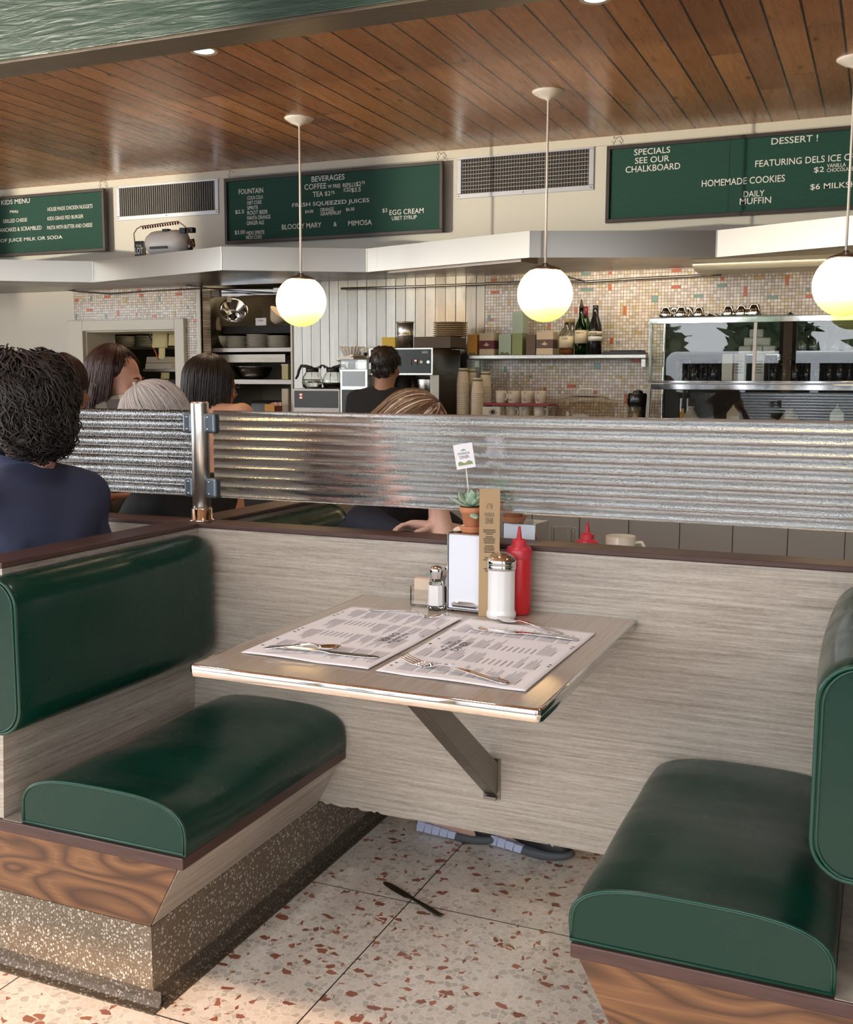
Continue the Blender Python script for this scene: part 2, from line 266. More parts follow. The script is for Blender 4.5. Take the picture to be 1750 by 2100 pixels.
# ------------------------------------------------------------------ mesh helpers
_sph = {}
def ico(sub):
    if sub not in _sph:
        b = bmesh.new(); bmesh.ops.create_icosphere(b, subdivisions=sub, radius=1.0)
        b.verts.index_update(); _sph[sub] = ([v.co.copy() for v in b.verts], [[v.index for v in f.verts] for f in b.faces]); b.free()
    return _sph[sub]
class MB:
    """collects shapes and links them as one mesh object"""
    def __init__(s): s.v = []; s.f = []; s.mi = []; s.m = 0; s.sm = []; s.smooth = False
    def add(s, vs, fs, smooth=None):
        o = len(s.v); s.v.extend([tuple(v) for v in vs])
        for f in fs: s.f.append([i+o for i in f]); s.mi.append(s.m); s.sm.append(s.smooth if smooth is None else smooth)
        return s
    def box(s, x0, x1, y0, y1, z0, z1, mat=None):
        vs = [(x, y, z) for x in (x0, x1) for y in (y0, y1) for z in (z0, z1)]
        if mat is not None: vs = [mat @ Vector(v) for v in vs]
        return s.add(vs, [(0, 1, 3, 2), (4, 6, 7, 5), (0, 4, 5, 1), (2, 3, 7, 6), (0, 2, 6, 4), (1, 5, 7, 3)], False)
    def tube(s, pts, r, seg=8, cap=True, smooth=True, flat=1.0):
        pts = [Vector(p) for p in pts]; n = len(pts); rs = r if isinstance(r, (list, tuple)) else [r]*n
        tan = [(pts[min(i+1, n-1)]-pts[max(i-1, 0)]).normalized() for i in range(n)]
        ref = Vector((0, 0, 1)) if abs(tan[0].z) < .9 else Vector((1, 0, 0))
        a = tan[0].cross(ref).normalized(); vs = []
        for i in range(n):
            a = (a - tan[i]*a.dot(tan[i]));
            a = a.normalized() if a.length > 1e-6 else tan[i].orthogonal().normalized()
            b = tan[i].cross(a)
            for k in range(seg):
                th = 2*PI*k/seg; vs.append(pts[i] + a*(math.cos(th)*rs[i]) + b*(math.sin(th)*rs[i]*flat))
        fs = [(i*seg+k, i*seg+(k+1) % seg, (i+1)*seg+(k+1) % seg, (i+1)*seg+k) for i in range(n-1) for k in range(seg)]
        if cap: fs += [tuple(range(seg-1, -1, -1)), tuple(range((n-1)*seg, n*seg))]
        return s.add(vs, fs, smooth)
    def lathe(s, prof, c=(0, 0, 0), seg=24, mat=None, smooth=True, closed=False):
        vs = []; n = len(prof)
        for r, z in prof:
            for k in range(seg):
                th = 2*PI*k/seg; v = Vector((r*math.cos(th), r*math.sin(th), z))
                vs.append((mat @ v if mat is not None else v) + Vector(c))
        m = n if closed else n-1
        fs = [(i*seg+k, i*seg+(k+1) % seg, ((i+1) % n)*seg+(k+1) % seg, ((i+1) % n)*seg+k) for i in range(m) for k in range(seg)]
        if not closed: fs += [tuple(range(seg-1, -1, -1)), tuple(range((n-1)*seg, n*seg))]
        return s.add(vs, fs, smooth)
    def prism(s, poly, axis, a, b, mat=None, smooth=False):
        def P(u, v, t): return {'x': (t, u, v), 'y': (u, t, v), 'z': (u, v, t)}[axis]
        n = len(poly); vs = [P(u, v, a) for u, v in poly] + [P(u, v, b) for u, v in poly]
        if mat is not None: vs = [mat @ Vector(v) for v in vs]
        s.add(vs, [tuple(range(n-1, -1, -1)), tuple(range(n, 2*n))], False)
        o = len(s.v)-2*n
        for i in range(n):
            s.f.append([o+i, o+(i+1) % n, o+n+(i+1) % n, o+n+i]); s.mi.append(s.m); s.sm.append(smooth)
        return s
    def ball(s, c, r, sub=2, mat=None):
        r = r if isinstance(r, (tuple, list)) else (r, r, r); vs, fs = ico(sub)
        out = [Vector((v.x*r[0], v.y*r[1], v.z*r[2])) for v in vs]
        if mat is not None: out = [mat @ v for v in out]
        return s.add([v+Vector(c) for v in out], fs, True)
    def hull(s, balls, sub=2):
        b = bmesh.new(); vs, _ = ico(sub)
        for c, r in balls:
            r = r if isinstance(r, (tuple, list)) else (r, r, r)
            for v in vs: b.verts.new((c[0]+v.x*r[0], c[1]+v.y*r[1], c[2]+v.z*r[2]))
        g = bmesh.ops.convex_hull(b, input=b.verts)
        bmesh.ops.delete(b, geom=[v for v in b.verts if not v.link_faces], context='VERTS')
        b.verts.index_update(); s.add([v.co.copy() for v in b.verts], [[v.index for v in f.verts] for f in b.faces], True); b.free()
        return s
    def grid(s, fn, nu, nv, smooth=True, closed_u=False):
        vs = [fn(i/nu, j/nv) for j in range(nv+1) for i in range(nu+1)]
        fs = [(j*(nu+1)+i, j*(nu+1)+i+1, (j+1)*(nu+1)+i+1, (j+1)*(nu+1)+i) for j in range(nv) for i in range(nu)]
        return s.add(vs, fs, smooth)
    def build(s, name, mats, parent=None, bevel=0, bseg=2, fix=True, kind=None, solid=0, sub=0):
        me = bpy.data.meshes.new(name); me.from_pydata(s.v, [], s.f)
        mats = mats if isinstance(mats, (list, tuple)) else [mats]
        for m in mats: me.materials.append(M[m] if isinstance(m, str) else m)
        me.polygons.foreach_set('material_index', s.mi); me.polygons.foreach_set('use_smooth', s.sm)
        if fix:
            b = bmesh.new(); b.from_mesh(me); bmesh.ops.recalc_face_normals(b, faces=b.faces); b.to_mesh(me); b.free()
        o = bpy.data.objects.new(name, me); COL.objects.link(o)
        if parent is not None: o.parent = parent
        if bevel:
            md = o.modifiers.new('bevel', 'BEVEL'); md.width = bevel; md.segments = bseg; md.limit_method = 'ANGLE'; md.angle_limit = .6
        if solid:
            md = o.modifiers.new('solid', 'SOLIDIFY'); md.thickness = solid
        if sub:
            md = o.modifiers.new('sub', 'SUBSURF'); md.levels = sub; md.render_levels = sub
        if kind: o['kind'] = kind
        return o
def thing(name, label, cat, loc=(0, 0, 0), rotz=0.0, group=None):
    o = bpy.data.objects.new(name, None); COL.objects.link(o); o.location = loc; o.rotation_euler = (0, 0, rotz); o.empty_display_size = .05
    o['label'] = label; o['category'] = cat
    if group: o['group'] = group
    return o
def tag(o, label, cat, group=None, kind=None):
    o['label'] = label; o['category'] = cat
    if group: o['group'] = group
    if kind: o['kind'] = kind
    return o
def dup(root, loc, rotz=None, label=None, group=None):
    kids = {}
    for q in list(COL.objects): kids.setdefault(q.parent, []).append(q)
    r = root.copy(); COL.objects.link(r); r.location = loc
    if rotz is not None: r.rotation_euler = (0, 0, rotz)
    if label: r['label'] = label
    if group: r['group'] = group
    for ch in kids.get(root, []):
        c = ch.copy(); COL.objects.link(c); c.parent = r
        for g in kids.get(ch, []):
            d = g.copy(); COL.objects.link(d); d.parent = c
    return r
def Rz(a): return Matrix.Rotation(a, 4, 'Z')
def Rx(a): return Matrix.Rotation(a, 4, 'X')
def Ry(a): return Matrix.Rotation(a, 4, 'Y')
def T(x, y, z): return Matrix.Translation((x, y, z))
_txt = {}
def text_mesh(sx):
    if sx not in _txt:
        cu = bpy.data.curves.new('t', 'FONT'); cu.body = sx; cu.size = 1.0; cu.resolution_u = 3; cu.offset = .005
        o = bpy.data.objects.new('t', cu); me = o.to_mesh()
        vs = [v.co.copy() for v in me.vertices]; fs = [list(p.vertices) for p in me.polygons]
        o.to_mesh_clear(); bpy.data.objects.remove(o); bpy.data.curves.remove(cu)
        x0 = min(v.x for v in vs); x1 = max(v.x for v in vs); y0 = min(v.y for v in vs); y1 = max(v.y for v in vs)
        _txt[sx] = ([((v.x-x0)/max(x1-x0, 1e-6), (v.y-y0)/max(y1-y0, 1e-6)) for v in vs], fs)
    return _txt[sx]
def letters(mb, sx, x0, x1, z0, z1, fn, th=0.0):
    """sx fitted into the rectangle; fn(u, v, depth) -> point"""
    vs, fs = text_mesh(sx)
    P = [fn(x0+(x1-x0)*a, z0+(z1-z0)*b, 0) for a, b in vs]
    mb.add(P, fs, False)
def ordinal(i, n):
    if i == 0: return 'bottom'
    if i == n-1: return 'topmost'
    return ['second', 'third', 'fourth', 'fifth', 'sixth', 'seventh', 'eighth', 'ninth', 'tenth', 'eleventh', 'twelfth', 'thirteenth', 'fourteenth', 'fifteenth', 'sixteenth', 'seventeenth', 'eighteenth'][i-1] + ' from the bottom'
NTH = ['first', 'second', 'third', 'fourth', 'fifth', 'sixth', 'seventh', 'eighth', 'ninth', 'tenth', 'eleventh', 'twelfth']
YW = 4.318                                                     # back wall plane
ZC = 2.8                                                       # ceiling
def struct(name, mb, mats, parent=None, **kw):
    o = mb.build(name, mats, parent, **kw); o['kind'] = 'structure'; return o
# ------------------------------------------------------------------ the setting
struct('floor', MB().box(-7.5, 4.2, FRONT_Y-.1, 7.0, -.1, 0), 'terrazzo_floor')
struct('ceiling', MB().box(-7.5, 4.2, FRONT_Y-.1, 7.0, ZC, ZC+.1), 'plank_ceiling')
# back wall: cream above, mosaic and steel below, two openings into the kitchen
wb = MB()
wb.box(-7.5, 4.2, YW, YW+.12, 2.06, ZC)
wb.box(-7.5, -4.70, YW, YW+.12, 0, 2.06)
back = struct('wall_back', wb, 'cream_wall')
struct('trim_1', MB().box(-7.5, 4.2, YW-.012, YW+.0, ZC-.055, ZC), 'cream_trim', bevel=.003)
mb = MB()
PX0, PX1, PZ0, PZ1 = -4.594, -3.725, 1.10, 1.672             # pass-through opening
NX0, NX1, NZ1 = -3.505, -2.735, 2.02                         # tall niche
mb.box(-4.70, PX0, YW, YW+.12, 0, 2.06); mb.box(PX1, NX0, YW, YW+.12, 0, 2.06)
mb.box(PX0, PX1, YW, YW+.12, PZ1, 2.06); mb.box(PX0, PX1, YW, YW+.12, 0, PZ0)
mb.box(-1.262, 4.2, YW, YW+.12, 0, 2.06)
mb.m = 1
def tiles(lst, y=YW):
    for (px, py, kx, kz, m) in lst:
        c = atY(px, py, y); k = .0196
        x = round((c.x+20-kx*k/2)/k)*k-20; z = round((c.z-kz*k/2)/k)*k
        mb.m = m; mb.box(x+.0025, x+kx*k-.0003, y-.0016, y+.001, z+.0025, z+kz*k-.0003)
O_, TL, GD = 1, 2, 3
tiles([(158, 614, 2, 1, O_), (222, 611, 3, 1, O_), (288, 609, 2, 1, O_), (365, 606, 3, 1, O_), (370, 592, 1, 1, O_), (184, 636, 3, 1, O_), (240, 645, 1, 2, O_), (279, 646, 1, 1, O_), (317, 651, 2, 1, O_),
       (403, 657, 2, 1, O_), (403, 743, 2, 1, O_), (386, 764, 1, 3, O_), (222, 591, 3, 1, O_), (287, 595, 2, 1, O_),
       (187, 611, 1, 2, TL), (325, 612, 1, 2, TL), (215, 646, 1, 2, TL), (155, 651, 1, 2, TL), (385, 632, 1, 1, TL), (383, 678, 1, 2, TL), (255, 614, 2, 2, GD), (360, 645, 1, 2, GD),
       (1014, 574, 2, 1, O_), (1014, 599, 3, 1, O_), (1252, 563, 1, 1, O_), (1252, 588, 1, 2, O_), (1390, 587, 3, 1, O_), (1390, 556, 3, 1, O_), (1280, 635, 1, 3, O_), (1179, 634, 1, 2, O_), (1124, 671, 1, 2, O_),
       (1011, 657, 1, 1, O_), (1257, 698, 1, 2, O_), (1305, 739, 3, 1, O_), (1174, 790, 3, 1, O_), (1219, 804, 1, 1, O_), (1285, 816, 1, 3, O_), (1009, 789, 1, 1, O_), (1479, 574, 1, 1, O_), (1527, 600, 1, 3, O_),
       (1618, 573, 1, 3, O_), (1664, 607, 3, 1, O_), (1115, 797, 1, 1, O_),
       (1203, 593, 4, 1, TL), (1203, 565, 3, 1, TL), (1004, 653, 1, 2, TL), (1035, 758, 1, 2, TL), (1225, 752, 2, 2, TL), (1340, 615, 2, 2, TL), (1484, 583, 3, 1, TL), (1436, 608, 3, 1, TL), (1581, 610, 3, 1, TL), (1660, 597, 1, 1, TL), (1089, 776, 1, 1, TL), (1265, 702, 1, 1, TL),
       (1043, 622, 1, 2, GD), (1229, 620, 1, 1, GD), (1555, 571, 3, 1, GD), (1083, 776, 1, 2, GD), (1266, 776, 2, 1, GD), (1130, 755, 2, 1, GD), (1310, 682, 2, 1, GD)])
struct('wall_back_mosaic', mb, ['mosaic', 'tile_orange', 'tile_teal', 'tile_gold'])
# vertical steel sheets: each folded strip leans a little differently
mb = MB(); x = NX1+.015; k = 0; rs = random.Random(3)
while x < -1.263:
    x2 = min(x+.0735, -1.262); a = rs.uniform(-.0022, .0022)
    mb.prism([(x+.002, YW+a), (x2-.002, YW-a), (x2-.002, YW+.05), (x+.002, YW+.05)], 'z', 0, 2.06); x = x2
mb.m = 1; mb.box(NX1+.015, -1.262, YW+.02, YW+.12, 0, 2.06)
struct('wall_back_steel', mb, ['steel_panel', 'steel_dark'])
# pass-through frame
mb = MB(); fx0, fx1, fz1 = -4.745, -3.64, 1.752
mb.box(fx0, PX0, YW-.035, YW, .9, fz1); mb.box(PX1, fx1, YW-.035, YW, .9, fz1); mb.box(PX0, PX1, YW-.035, YW, PZ1, fz1)
mb.box(PX0-.001, PX0+.012, YW, YW+.34, 1.30, PZ1); mb.box(PX0, PX1, YW, YW+.34, PZ1-.01, PZ1+.02); mb.box(PX1-.012, PX1, YW, YW+.34, 1.0, PZ1); mb.box(PX0-.05, PX0+.10, YW-.06, YW+.34, 1.27, 1.30)
struct('window_7', mb, 'cream_trim', bevel=.004)
struct('trim_2', MB().box(NX0-.03, NX0, YW-.012, YW+.02, 0, 2.05), 'cream_trim')
struct('trim_3', MB().box(NX1, NX1+.014, YW-.012, YW+.02, 0, 2.05), 'cream_trim')
# kitchen behind the openings
mb = MB(); mb.box(NX0-.02, NX0, YW+.12, YW+.86, 0, 2.05); mb.box(NX1, NX1+.02, YW+.12, YW+.86, 0, 2.05); mb.box(NX0, NX1, YW+.84, YW+.86, 0, 2.05); mb.box(NX0, NX1, YW+.12, YW+.86, 2.03, 2.06)
struct('wall_niche', mb, 'steel_dark')
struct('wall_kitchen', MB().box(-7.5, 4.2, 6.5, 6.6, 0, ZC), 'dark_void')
mb = MB(); mb.box(-7.6, -7.5, FRONT_Y, 7.0, 0, WZ0); mb.box(-7.6, -7.5, FRONT_Y, 7.0, WZ1, ZC)
for a, b in ((FRONT_Y, LWINS[0][0]), (LWINS[0][1], LWINS[1][0]), (LWINS[1][1], 7.0)): mb.box(-7.6, -7.5, a, b, WZ0, WZ1)
struct('wall_left', mb, 'cream_wall')
struct('wall_right', MB().box(4.2, 4.3, FRONT_Y, 7.0, 0, ZC), 'beam_wood')
# window wall behind the camera
mb = MB(); mb.box(-7.6, 4.3, FRONT_Y-.1, FRONT_Y, 0, WZ0); mb.box(-7.6, 4.3, FRONT_Y-.1, FRONT_Y, WZ1, ZC)
xs = [-7.6]+[q for w_ in WINS for q in w_]+[4.3]
for i in range(0, len(xs), 2): mb.box(xs[i], xs[i+1], FRONT_Y-.1, FRONT_Y, WZ0, WZ1)
struct('wall_front', mb, 'cream_wall')
for i, (a, b) in enumerate(WINS):
    mb = MB(); y0, y1 = FRONT_Y-.08, FRONT_Y-.03
    mb.box(a, a+.05, y0, y1, WZ0, WZ1); mb.box(b-.05, b, y0, y1, WZ0, WZ1); mb.box(a+.05, b-.05, y0, y1, WZ0, WZ0+.05); mb.box(a+.05, b-.05, y0, y1, WZ1-.05, WZ1)
    struct('window_%d' % (i+1), mb, 'window_frame')
# painted beam under the planks
mb = MB(); mb.box(-7.5, 4.2, .905, 1.055, 2.512, ZC); mb.m = 1; mb.box(-7.5, 4.2, .902, 1.058, 2.498, 2.512)
struct('ceiling_beam', mb, ['beam_paint', 'beam_wood'], bevel=.004)
# outside: forecourt, hedge trees, a white van whose reflection sits in the glass case
struct('ground_outside', MB().box(-40, 40, -40, FRONT_Y-.1, -.3, -.15), 'asphalt')
# ------------------------------------------------------------------ steel canopy over the back bar
ZZ = [(-6.2, 3.62), (-4.95, 2.93), (-3.87, 3.58), (-2.575, 3.22), (-1.795, 3.64), (-.62, 3.265), (.318, 3.62), (1.55, 3.12), (2.45, 3.62), (3.6, 3.2)]
can = thing('steel_canopy', 'zigzag brushed steel canopy running along the wall above the back bar', 'canopy', (-2, 4.0, 2.0))
def loc(parent, o): o.matrix_parent_inverse = Matrix.Translation(parent.location).inverted(); return o
mb = MB()
for (a, b) in zip(ZZ[:-1], ZZ[1:]):
    d = (Vector(b)-Vector(a)).normalized(); n = Vector((-d.y, d.x))*.012
    mb.prism([(a[0], a[1]), (b[0], b[1]), (b[0]+n.x, b[1]+n.y), (a[0]+n.x, a[1]+n.y)], 'z', 1.962, 2.104)
    mb.box(-.0025, .0025, -.003, .004, 1.962, 2.104, T(b[0], b[1], 0))
loc(can, mb.build('fascia', 'steel_hood', can))
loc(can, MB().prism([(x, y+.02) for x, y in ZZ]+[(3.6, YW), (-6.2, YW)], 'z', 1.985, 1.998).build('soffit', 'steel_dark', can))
a, b = ZZ[4], ZZ[5]; A, B = Vector((a[0], a[1], 0)), Vector((b[0], b[1], 0)); ang = math.atan2(B.y-A.y, B.x-A.x)
mb = MB(); mb.box(.12, (B-A).length-.10, .06, .22, 1.952, 1.9848, Matrix.Translation(A) @ Rz(ang))
loc(can, mb.build('light_track', 'bracket_steel', can))
box_ = rect(1470, 533, 1720, 557, 3.95)
du = MB().prism([(3.9, 1.985), (4.31, 1.985), (4.31, 1.935), (4.0, 1.935)], 'x', .14, 1.6).build('duct_cover', 'cream_trim')
tag(du, 'cream duct cover tucked under the steel canopy above the glass case', 'duct')
# ------------------------------------------------------------------ cables and conduit
def cable(name, label, px, y, r, mat='black'):
    pts = [atY(a, b, yy) for (a, b), yy in zip(px, y if isinstance(y, list) else [y]*len(px))]
    tag(MB().tube(pts, r, 6).build(name, mat), label, 'cable')
cable('cable', 'black cable sagging below the canopy at the left end', [(-40, 577), (40, 579), (100, 588), (160, 598), (225, 603), (300, 597), (400, 592), (560, 592)], 4.25, .006)
cable('cable', 'thin black wire crossing the tall kitchen opening', [(300, 572), (350, 580), (408, 588), (445, 594), (560, 600)], 4.20, .004)
cable('conduit_pipe', 'grey conduit running along the mosaic above the bottles', [(700, 592), (850, 588), (1000, 582), (1065, 580), (1180, 578), (1200, 578), (1300, 572), (1420, 566), (1480, 563)], 4.28, .009, 'steel')
cable('cable', 'black cable looping behind the middle globe lamp', [(760, 565), (900, 551), (1000, 542), (1090, 540), (1140, 553), (1165, 568), (1200, 577)], 4.10, .005)
# ------------------------------------------------------------------ booth dividers
PT = .893                                                      # divider height
GAP = .176
def divider(name, label, poly_axis, build_panel, build_cap, loc_):
    d = thing(name, label, 'divider', loc_)
    loc(d, build_panel.build('panel', 'laminate', d)); loc(d, build_cap.build('cap', 'edging', d, bevel=.003))
    return d
rs = random.Random(5)
low = []; x = -.12
while x < .13: low.append((x, GAP+rs.choice([0, 0, 0, .003, .006]))); x += rs.uniform(.006, .02)
low += [(.135, GAP+.001), (.5, GAP), (.505, GAP+.002), (.515, GAP), (2.6, GAP-.002)]
poly = [(-.586, GAP)] + low + [(2.6, PT), (-.586, PT)]
divider('booth_divider', 'long pale wood-grain divider that the table hangs from', 'y', MB().prism(poly, 'y', 0, .085), MB().box(-.586, 2.6, -.004, .089, PT, PT+.013), (.35, .04, 0))
divider('booth_divider', 'short pale wood-grain divider behind the man in navy', 'y', MB().box(-2.7, -.5865, 0, .085, .0, PT), MB().box(-2.7, -.5865, -.004, .089, PT, PT+.013), (-1.6, .04, 0))
SL = [(-.586, .3385), (-.524, .3385), (-.4965, PT), (-.586, PT)]; SRR = [(.702-a, b) for a, b in SL]
divider('seat_divider', 'wood-grain divider behind the left bench with dark cap', 'x', MB().prism(SL, 'y', -.700, -.0015), MB().box(-.590, -.492, -.705, -.005, PT+.0002, PT+.0132), (-.54, -.35, 0))
divider('seat_divider', 'wood-grain divider beyond the steel post, behind the fair-haired woman', 'x', MB().prism(SL, 'y', .0865, 1.25), MB().box(-.590, -.492, .0895, 1.25, PT+.0002, PT+.0132), (-.54, .6, 0))
divider('seat_divider', 'wood-grain divider behind the right bench at the frame edge', 'x', MB().prism(SRR, 'y', -.700, -.0015), MB().box(1.194, 1.292, -.705, -.005, PT+.0002, PT+.0132), (1.24, -.35, 0))
# ------------------------------------------------------------------ benches
def cushion_profile(w, h, n=22, top=.94):
    """half-barrel outline of a seat cushion: flat base, domed top, over x in [0, w]"""
    pts = [(0, 0)]
    for i in range(n+1):
        th = PI - PI*i/n; c, s_ = math.cos(th), math.sin(th)
        pts.append((w/2 + (w/2)*math.copysign(abs(c)**.62, c), h*(.30+.70*abs(s_)**.75)))
    pts.append((w, 0)); return pts
def soft_bar(mb, prof, fn, L, n=60, dent=None, endr=.008):
    """sweep a closed outline along a length with pinched ends; fn(u, v, t) -> point"""
    m = len(prof); cx = sum(p[0] for p in prof)/m; cz = min(p[1] for p in prof)
    ts = [0, endr*.3, endr*.99, endr] + [endr+(L-2*endr)*i/n for i in range(1, n)] + [L-endr, L-endr*.3, L]
    vs = []
    for t in ts:
        e = min(t, L-t); k = 1-.018*max(0, 1-e/endr)**2
        for (a, b) in prof:
            q = b
            if dent: q += dent(a, t)*min(1, b/.05)
            vs.append(fn(cx+(a-cx)*k, cz+(q-cz)*k, t))
    R = len(ts)
    fs = [(i*m+k_, i*m+(k_+1) % m, (i+1)*m+(k_+1) % m, (i+1)*m+k_) for i in range(R-1) for k_ in range(m)]
    mb.add(vs, fs, True)
    mb.add(vs[:m], [tuple(range(m-1, -1, -1))], False); mb.add(vs[(R-1)*m:], [tuple(range(m))], False)
def bench(label, side, y0, y1, seed):
    """side 0: back on x=-.496 facing +x; side 1: its mirror about the table. Visible end at y0."""
    def X(x): return x if side == 0 else .702-x
    b = thing('booth_bench', label, 'bench', (X(-.25), (y0+y1)/2, 0))
    def put(mb, name, mat, par=b, **kw):
        o = mb.build(name, mat, par, **kw)
        if par is b: loc(b, o)
        return o
    def bxs(mb, xa, xb, *r): return mb.box(min(X(xa), X(xb)), max(X(xa), X(xb)), *r)
    near = min(y0, y1); far = max(y0, y1); sgn = 1 if y1 > y0 else -1
    # speckled plinth with a cove foot and a flat apron
    prof = [(-.586, .0), (-.104, .0), (-.104, .004), (-.122, .006), (-.130, .016), (-.133, .036), (-.133, GAP-.002), (-.586, GAP-.002)]
    mb = MB().prism([(X(a), c) for a, c in prof], 'y', near if sgn > 0 else .0425, .042 if sgn > 0 else far)
    pe = [(y0-sgn*.026, .0), (y0-sgn*.026, .004), (y0-sgn*.010, .006), (y0-sgn*.002, .016), (y0, .036), (y0, .0)]
    mb.prism(pe, 'x', min(X(-.586), X(-.112)), max(X(-.586), X(-.112)))
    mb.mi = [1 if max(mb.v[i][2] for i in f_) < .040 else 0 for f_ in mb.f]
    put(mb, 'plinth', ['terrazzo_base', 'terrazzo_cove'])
    # seat box: sloping laminate front, zebra-grained end
    ya, yb = (near+.006, far-.001) if sgn > 0 else (near+.001, far-.006)
    put(MB().prism([(X(-.494), GAP-.001), (X(-.134), GAP-.001), (X(-.062), .311), (X(-.494), .311)], 'y', ya, yb), 'front_panel', 'laminate')
    e0, e1 = (near, near+.007) if sgn > 0 else (far-.007, far)
    put(MB().prism([(X(-.586), GAP), (X(-.135), GAP), (X(-.064), .312), (X(-.586), .312)], 'y', e0-.0005, e1), 'end_panel', 'zebrawood')
    put(bxs(MB(), -.586, -.048, near-.003 if sgn > 0 else near, far if sgn > 0 else far+.003, .312, .338), 'seat_board', 'edging', bevel=.0025)
    put(bxs(MB(), -.522, -.470, near if sgn > 0 else near, far, .3383, .3395), 'ledge', 'laminate')
    # seat cushion
    rr_ = random.Random(seed); ph = [rr_.uniform(0, 6) for _ in range(4)]
    w_, h_ = .424, .108
    def dent(a, t):
        e = min(t, abs(y1-y0)-t)
        return (.004*math.sin(9*t+ph[0]+a*6) + .003*math.sin(17*t+ph[1]-a*9) + .006*math.sin(3.2*t+ph[2]))*min(1, e/.12) - .0*e
    L = far-near-.004
    def fn(a, q, t): return (X(-.469+a), (near+.002+t) if sgn > 0 else (far-.002-t), .3405+q)
    mb = MB(); soft_bar(mb, cushion_profile(w_, h_), fn, L, dent=dent)
    cu = put(mb, 'seat_cushion', 'vinyl')
    pts = [fn(w_/2+(a-w_/2)*.995, q*.995+.0015, .003) for a, q in cushion_profile(w_, h_, 22)]; pts.append(pts[0])
    mb = MB(); mb.tube(pts, .0038, 6)
    pts = [fn(w_/2+(a-w_/2)*.978, q*.960+.004, -.0005) for a, q in cushion_profile(w_, h_, 22)]; pts.append(pts[0])
    mb.tube(pts, .0022, 6); o = put(mb, 'piping', 'vinyl_piping', cu); loc(b, o); o.matrix_parent_inverse = Matrix.Identity(4)
    # back cushion: rounded slab on the divider
    th, z0, z1 = .070, .545, .880
    outline = [(0, z0+.05), (0, z0)]
    outline = []
    n = 8; r_ = .060
    outline.append((-.012, z0))
    for i in range(n+1):
        a = -PI/2 + PI/2*i/n; outline.append((th-r_+r_*math.cos(a), z0+r_+r_*math.sin(a)))
    for i in range(n+1):
        a = PI/2*i/n; outline.append((th-r_+r_*math.cos(a), z1-r_+r_*math.sin(a)))
    outline.append((-.002, z1))
    L2 = far-near+.034
    def fb(a, q, t): return (X(-.494+a), (near-.036+t) if sgn > 0 else (far+.036-t), q)
    mb = MB(); mm = len(outline)
    ts = [0, .004, .012] + [.012+(L2-.06)*i/14 for i in range(1, 14)] + [L2-.05, L2-.03, L2-.014, L2-.004, L2]
    vs = []
    for t_ in ts:
        kn = 1-.06*max(0, 1-t_/.012)**2
        e = (L2-t_); kf = 1-.55*max(0, 1-e/.05)**2.2
        bul = 1+.16*math.sin(PI*t_/L2)**.8
        for (a, q) in outline:
            zc = (z0+z1)/2; kz = kn if e > .05 else (1-.10*max(0, 1-e/.05)**2)
            vs.append(fb(a*kn*kf*bul, zc+(q-zc)*kz, t_))
    R = len(ts)
    mb.add(vs, [(i*mm+k, i*mm+(k+1) % mm, (i+1)*mm+(k+1) % mm, (i+1)*mm+k) for i in range(R-1) for k in range(mm)], True)
    mb.add(vs[:mm], [tuple(range(mm-1, -1, -1))], False); mb.add(vs[(R-1)*mm:], [tuple(range(mm))], False)
    bc = put(mb, 'backrest', 'vinyl')
    zc = (z0+z1)/2
    mb = MB(); mb.tube([fb(a*.975, zc+(q-zc)*.985, .001) for a, q in outline], .0040, 6)
    mb.tube([fb(a*.87, zc+(q-zc)*.955, -.001) for a, q in outline], .0022, 6)
    o = put(mb, 'piping', 'vinyl_piping', bc)
    o.matrix_parent_inverse = bc.matrix_parent_inverse.copy()
    for ch, pa in ((o, bc),): ch.matrix_parent_inverse = Matrix.Identity(4)
    return b
bench('green vinyl booth bench on a speckled plinth left of the table', 0, -.704, -.002, 1)
bench('green vinyl booth bench right of the table, cut by the frame edge', 1, -.704, -.002, 2)
bench('green vinyl bench in the booth beyond the divider, under the fair-haired woman', 0, .704, .088, 3)
